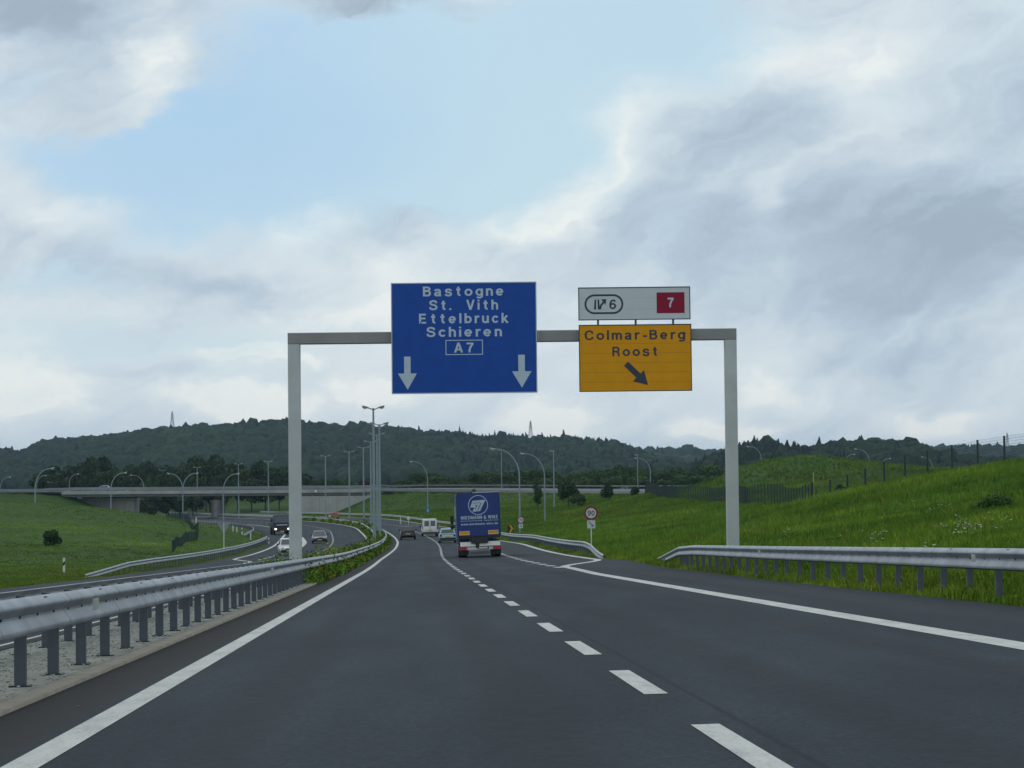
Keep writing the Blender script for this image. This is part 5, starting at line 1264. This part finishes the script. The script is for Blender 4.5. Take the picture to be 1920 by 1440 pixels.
# ------------------------------------------------------------------ power pylons on the skyline
def pylon(px, ytop, ybase, D, lab):
    q = at(px, ybase+8, D); H = (ybase+8-ytop)/F*D; t = thing('power_pylon', lab, 'pylon', q, 0.3, 'pylons on the wooded ridge')
    pl = pm('pylon_steel', (.24, .27, .30), .7, .1); mb = MB(); w0, w1 = H*.13, H*.015
    for sx in (-1, 1):
        for sy in (-1, 1): mb.tube([(sx*w0, sy*w0, 0), (sx*w0*.35, sy*w0*.35, H*.55), (sx*w1, sy*w1, H)], .2, pl, 4)
    for k in range(9):
        z0, z1 = H*k/10, H*(k+1)/10; f = lambda z: w0*np.interp(z/H, [0, .55, 1], [1, .35, .12])
        for sy in (-1, 1):
            for sg in (-1, 1): mb.tube([(sg*f(z0), sy*f(z0), z0), (-sg*f(z1), sy*f(z1), z1)], .08, pl, 3)
    mb.build('mast', t)
    for z in (.62, .74, .86): MB().tube([(-H*.17*(1.3-z), 0, H*z), (0, 0, H*(z+.03)), (H*.17*(1.3-z), 0, H*z)], .26, pl, 4).build('crossarm', t)
pylon(323, 771, 797, 2560, 'lattice power pylon on the ridge at the left'); pylon(995, 789, 815, 2560, 'small lattice pylon on the ridge above the truck'); pylon(1889, 812, 838, 2900, 'thin pylon on the ridge near the right picture edge')

# ------------------------------------------------------------------ forest on the hills
import bmesh
def ico(sub):
    bm = bmesh.new(); bmesh.ops.create_icosphere(bm, subdivisions=sub, radius=1); bm.verts.ensure_lookup_table()
    v = np.array([a.co[:] for a in bm.verts]); f = np.array([[q.index for q in p.verts] for p in bm.faces]); bm.free(); return v, f
iv, if_ = ico(2)
def forest(name, label, D0, D1, px0, px1, rows, step, rmin, rmax, conifer, cat='forest'):
    rg = np.random.default_rng(abs(hash_('a%d' % (int(D0) % 10)))+int(D0)); xs = []; 
    for y in np.linspace(D0, D1, rows):
        n = int((px1-px0)/F*y/step); x = ((np.linspace(px0, px1, n)-960)/F*y)+rg.normal(0, step*.35, n); xs.append(np.stack([x, y+rg.normal(0, (D1-D0)/rows*.45, n)], 1))
    p = np.concatenate(xs); z = terrain(p[:, 0], p[:, 1], road=False); n = len(p)
    r = rg.uniform(rmin, rmax, n)*(1+.35*(rg.random(n) < .08)); px = 960+F*p[:, 0]/p[:, 1]
    con = rg.random(n) < conifer(px, p[:, 1])
    # several displaced variants
    nv = 8; vars_ = []
    for k in range(nv):
        dd_ = 1+.16*np.sin(iv@rg.normal(0, 3.2, 3)+rg.random()*6)+.13*np.sin(iv@rg.normal(0, 6, 3)+rg.random()*6)+.10*rg.normal(0, 1, len(iv)); vars_.append(iv*dd_[:, None])
    vars_ = np.array(vars_); vi = rg.integers(0, nv, n); VV = vars_[vi].copy()
    hgt = np.where(con, r*1.35, r*1.1); wid = np.where(con, r*.75, r)
    tz_ = VV[:, :, 2].copy()
    shrink = np.where(con[:, None], np.clip(1-(tz_+.3)*.62, .2, 1.1), 1.0)
    VV[:, :, 0] *= wid[:, None]*shrink; VV[:, :, 1] *= wid[:, None]*shrink; VV[:, :, 2] = tz_*hgt[:, None]
    VV[:, :, 0] += p[:, 0:1]; VV[:, :, 1] += p[:, 1:2]; VV[:, :, 2] += (z+3.2+rg.uniform(0, 1.2, n))[:, None]
    Fq = (if_[None]+(np.arange(n)*len(iv))[:, None, None]).reshape(-1, 3)
    tone = np.where(con, rg.uniform(.45, .62, n), rg.uniform(.68, 1.12, n)); tone = np.repeat(tone, len(iv))
    o = npmesh(name, VV.reshape(-1, 3), Fq, [MATS['forest']], tone=tone); tag(o, label, cat, None, 'stuff'); return n
cA = lambda px, y: np.where((px > 820)&(px < 1230), .45, .02)*np.where(y > 2300, 1.3, .7)
cB = lambda px, y: np.where(px < 1515, .8, .12)
n1_ = forest('forest', 'dark green woodland covering the long main ridge', 1700, 2640, -60, 1330, 70, 8.5, 4.2, 6.8, cA)
n2_ = forest('far_forest', 'paler distant woodland in the gap between the ridges', 2900, 3640, 1080, 2010, 26, 13, 6.5, 9, lambda px, y: np.full(px.shape, .1))
n3_ = forest('near_forest', 'darker wooded rise behind the mound at the right', 1250, 1730, 1215, 2010, 38, 6.5, 3.4, 5.2, cB)
print('forest trees', n1_, n2_, n3_)

# ------------------------------------------------------------------ grass tufts, median shrubs, flowers, gravel
def tufts(name, label, XY, H, spread, nb, kind_cat, mat, zoff=0.0, wide=.012, lean=.45, tonefn=None, seed=1, hv=.4):
    rg = np.random.default_rng(seed); n = len(XY); z = terrain(XY[:, 0].copy(), XY[:, 1].copy())
    X = np.repeat(XY[:, 0], nb)+rg.normal(0, spread, n*nb); Y = np.repeat(XY[:, 1], nb)+rg.normal(0, spread, n*nb); Z = np.repeat(z, nb)+zoff-.05
    Hh = (np.repeat(np.broadcast_to(H, n), nb))*rg.uniform(1-hv, 1+hv, n*nb); w = np.repeat(np.broadcast_to(wide, n), nb)
    a = rg.uniform(0, 6.28, n*nb); lx = np.cos(a)*lean*Hh*rg.random(n*nb); ly = np.sin(a)*lean*Hh*rg.random(n*nb); b = rg.uniform(0, 6.28, n*nb)
    cx, sx_ = np.cos(b)*w, np.sin(b)*w
    p0 = np.stack([X-cx, Y-sx_, Z], 1); p1 = np.stack([X+cx, Y+sx_, Z], 1); p2 = np.stack([X+lx*.4+cx*.8, Y+ly*.4+sx_*.8, Z+Hh*.6], 1); p3 = np.stack([X+lx, Y+ly, Z+Hh], 1)
    V = np.stack([p0, p1, p2, p3], 1).reshape(-1, 3); Fq = np.arange(len(V)).reshape(-1, 4)
    tone = np.repeat(np.repeat(tonefn(XY, rg) if tonefn else np.ones((n, 3)), nb, 0), 4, 0)
    o = npmesh(name, V, Fq, [mat], tone=tone); tag(o, label, kind_cat, None, 'stuff'); return o
def scatter(n, y0, y1, pxa, pxb, rg, cond):
    """denser near the camera: uniform in picture column, depth drawn with 1/y bias"""
    y = y0*(y1/y0)**rg.random(n); px = rg.uniform(pxa, pxb, n); x = (px-960)/F*y
    s, o = inv(x, y); k = cond(s, o, x, y); return np.stack([x, y], 1)[k], s[k], o[k]
rg = np.random.default_rng(3)
XY, s_, o_ = scatter(225000, 30, 480, 930, 2450, rg, lambda s, o, x, y: (o > OR(s)+.12))
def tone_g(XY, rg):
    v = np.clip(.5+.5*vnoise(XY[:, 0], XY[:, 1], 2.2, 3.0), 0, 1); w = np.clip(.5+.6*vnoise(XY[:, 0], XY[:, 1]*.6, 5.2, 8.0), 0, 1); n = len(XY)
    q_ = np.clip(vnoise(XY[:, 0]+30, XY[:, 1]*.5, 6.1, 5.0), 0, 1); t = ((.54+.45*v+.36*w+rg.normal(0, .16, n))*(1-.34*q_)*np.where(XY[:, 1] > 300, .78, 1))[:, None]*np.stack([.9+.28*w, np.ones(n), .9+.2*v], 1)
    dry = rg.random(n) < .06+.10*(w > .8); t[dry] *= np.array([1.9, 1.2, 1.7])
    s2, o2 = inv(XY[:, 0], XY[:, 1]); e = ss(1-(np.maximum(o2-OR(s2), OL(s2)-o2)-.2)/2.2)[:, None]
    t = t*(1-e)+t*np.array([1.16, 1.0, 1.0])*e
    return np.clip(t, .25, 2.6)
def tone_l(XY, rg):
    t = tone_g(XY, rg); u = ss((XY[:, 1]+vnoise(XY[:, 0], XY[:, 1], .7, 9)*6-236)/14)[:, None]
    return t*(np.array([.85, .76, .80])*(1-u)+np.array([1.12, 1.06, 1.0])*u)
dist = XY[:, 1]; s2, o2 = inv(XY[:, 0], XY[:, 1]); edge = np.clip((o2-OR(s2))/1.6, 0, 1)
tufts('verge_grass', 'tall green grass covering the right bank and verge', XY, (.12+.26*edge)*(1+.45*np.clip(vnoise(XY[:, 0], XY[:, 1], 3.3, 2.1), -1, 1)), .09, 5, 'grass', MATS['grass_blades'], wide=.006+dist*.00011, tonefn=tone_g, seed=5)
XY, s_, o_ = scatter(82000, 100, 380, -320, 560, rg, lambda s, o, x, y: (o < OL(s)-.12))
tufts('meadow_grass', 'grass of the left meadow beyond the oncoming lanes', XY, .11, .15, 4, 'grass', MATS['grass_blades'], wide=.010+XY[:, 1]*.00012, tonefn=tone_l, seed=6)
XY, s_, o_ = scatter(60000, 280, 610, 560, 1280, rg, lambda s, o, x, y: (o > OR(s)+.3)&(y < 607))
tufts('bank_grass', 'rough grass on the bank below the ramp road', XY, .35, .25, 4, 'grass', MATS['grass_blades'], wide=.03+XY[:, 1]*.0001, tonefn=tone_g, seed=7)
# median planting: dense low leaves between the two rails, from s = 76 on
rg = np.random.default_rng(8); n = 70000; s = 76*(520/76)**(rg.random(n)**1.0); o = rg.uniform(-3.0, -.62, n)
h_ = .62+.28*np.sin(s*.31)*np.sin(s*.13+1)+.12*np.sin(s*1.1); h_ *= np.clip(1-np.abs(o+1.75)/1.75, .0, 1)**.35; h_ = np.where(o > -1.05, h_*.55, h_)
sh = ((s % 23) < 2.4)&(np.abs(o+1.8) < .5); h_ = np.where(sh, h_*1.5, h_)
zz = rg.uniform(.1, 1.0, n)*h_; c = rp(s, o)+np.stack([np.zeros(n), np.zeros(n), zz], 1)
a = rg.normal(0, 1, (n, 3)); a /= np.linalg.norm(a, axis=1)[:, None]; b = np.cross(a, rg.normal(0, 1, (n, 3))); b /= np.linalg.norm(b, axis=1)[:, None]
sz = (.018+s*.00026)[:, None]*rg.uniform(.6, 1.4, (n, 1))
V = np.stack([c-a*sz, c+b*sz*.7, c+a*sz, c-b*sz*.7], 1).reshape(-1, 3); tn = np.clip(.75+.35*np.sin(s*.45)+rg.normal(0, .2, n), .35, 1.7)[:, None]*np.ones((1, 3)); rd = (np.sin(s*.21+2) > .75)&(rg.random(n) < .6); tn[rd] *= np.array([1.6, .75, .9])
o_ = npmesh('median_shrubs', V, np.arange(4*n).reshape(-1, 4), [MATS['grass_blades']], tone=np.repeat(tn, 4, 0)); tag(o_, 'low leafy shrubs filling the median between the two guard rails', 'shrubs', None, 'stuff')
# white umbel flowers and a few yellow ones
mbf = MB(); rgf = random.Random(4); spots = [(1640, 1010, 9), (1800, 1000, 16), (1825, 1010, 12), (1870, 1000, 8), (1760, 945, 6), (1690, 920, 5), (1480, 975, 5), (1500, 955, 3), (1740, 1060, 4), (1600, 990, 3), (1820, 890, 3)]
mw = pm('petal_white', (.55, .58, .50), .7)
for (px, py, k) in spots:
    D = np.interp(py, [880, 920, 1000, 1060], [165, 140, 85, 60])
    for _ in range(k):
        q = gp(px+rgf.gauss(0, 16), D+rgf.gauss(0, 3)); hh = rgf.uniform(.5, .85)
        for j in range(3):
            a = rgf.uniform(0, 6.28); r_ = rgf.uniform(.02, .05); c = (q[0]+rgf.gauss(0, .08), q[1]+rgf.gauss(0, .08), q[2]+hh+rgf.uniform(-.05, .05))
            mbf.add([(c[0]+r_*math.cos(a+i*1.047), c[1]+r_*math.sin(a+i*1.047), c[2]+rgf.uniform(0, .02)) for i in range(6)], [(0, 1, 2, 3, 4, 5)], mw)
        mbf.tube([(q[0], q[1], q[2]), (q[0], q[1], q[2]+hh)], .004, lm, 3)
tag(mbf.build('wild_flowers'), 'white umbel flowers scattered in the tall grass of the right slope', 'flowers', None, 'stuff')
mbf = MB()
for _ in range(420):
    s = 12+88*rgf.random(); q = rp(s, float(OR(s))+abs(rgf.gauss(.8, .9))+.2)
    r_ = rgf.uniform(.012, .03); z = tz(q[0], q[1])+rgf.uniform(.1, .3); mbf.add([(q[0]-r_, q[1], z), (q[0], q[1]+r_, z+.01), (q[0]+r_, q[1], z+.01), (q[0], q[1]-r_, z)], [(0, 1, 2, 3)], MATS['broom'])
tag(mbf.build('yellow_verge_flowers'), 'tiny yellow flowers in the verge below the right guard rail', 'flowers', None, 'stuff')
# stones in the gravel verge
rg = np.random.default_rng(12); n = 5200; s = 12+66*rg.random(n)**1.5; o = rg.uniform(-2.66, -1.02, n); c = rp(s, o, .03); r_ = rg.uniform(.006, .018, n)
iv1, if1 = ico(1); V = (iv1[None]*np.array([1, 1, .5])*r_[:, None, None]*(1+.25*rg.normal(0, 1, (n, len(iv1), 1)))+c[:, None]).reshape(-1, 3)
o_ = npmesh('verge_stones', V, (if1[None]+(np.arange(n)*len(iv1))[:, None, None]).reshape(-1, 3), [pm('stone_grey', (.33, .34, .31), .9, 0, .35, 30)]); tag(o_, 'loose pale stones in the strip below the left guard rails', 'stones', None, 'stuff')
# a few leaves or chips on the asphalt
for (px, py, lab) in ((318, 1303, 'small pale leaf lying on the asphalt right of the left edge line'), (146, 1326, 'small pale chip lying on the dark strip left of the edge line')):
    D = 18.0
    for _ in range(8):
        q = at(px, py, D); s0, o0 = inv(q[0:1], q[1:2]); zz = float(P(s0)[0]+bank(o0)[0]); D *= zz/q[2]
    q = at(px, py, D); mb = MB(); mb.add([(-.02, 0, .008), (0, -.035, .012), (.02, 0, .014), (0, .03, .008)], [(0, 1, 2, 3)], pm('leaf_pale', (.35, .3, .2), .7)); o_ = mb.build('fallen_leaf'); o_.location = tuple(q); tag(o_, lab, 'leaf')

# ------------------------------------------------------------------ haze
hz = bpy.data.materials.new('haze'); hz.use_nodes = True; t = NT(hz.node_tree); t.n.clear()
pv = t.new('ShaderNodeVolumePrincipled'); pv.inputs['Color'].default_value = (.55, .75, 1.0, 1); pv.inputs['Density'].default_value = .00006; pv.inputs['Anisotropy'].default_value = .2
mo = t.new('ShaderNodeOutputMaterial'); t.l.new(pv.outputs[0], mo.inputs['Volume'])
mb = MB(); mb.box((0, 4000, 60), (24000, 14000, 160), hz); o_ = mb.build('haze'); tag(o_, 'thin blue haze in the air', 'haze', None, 'stuff')
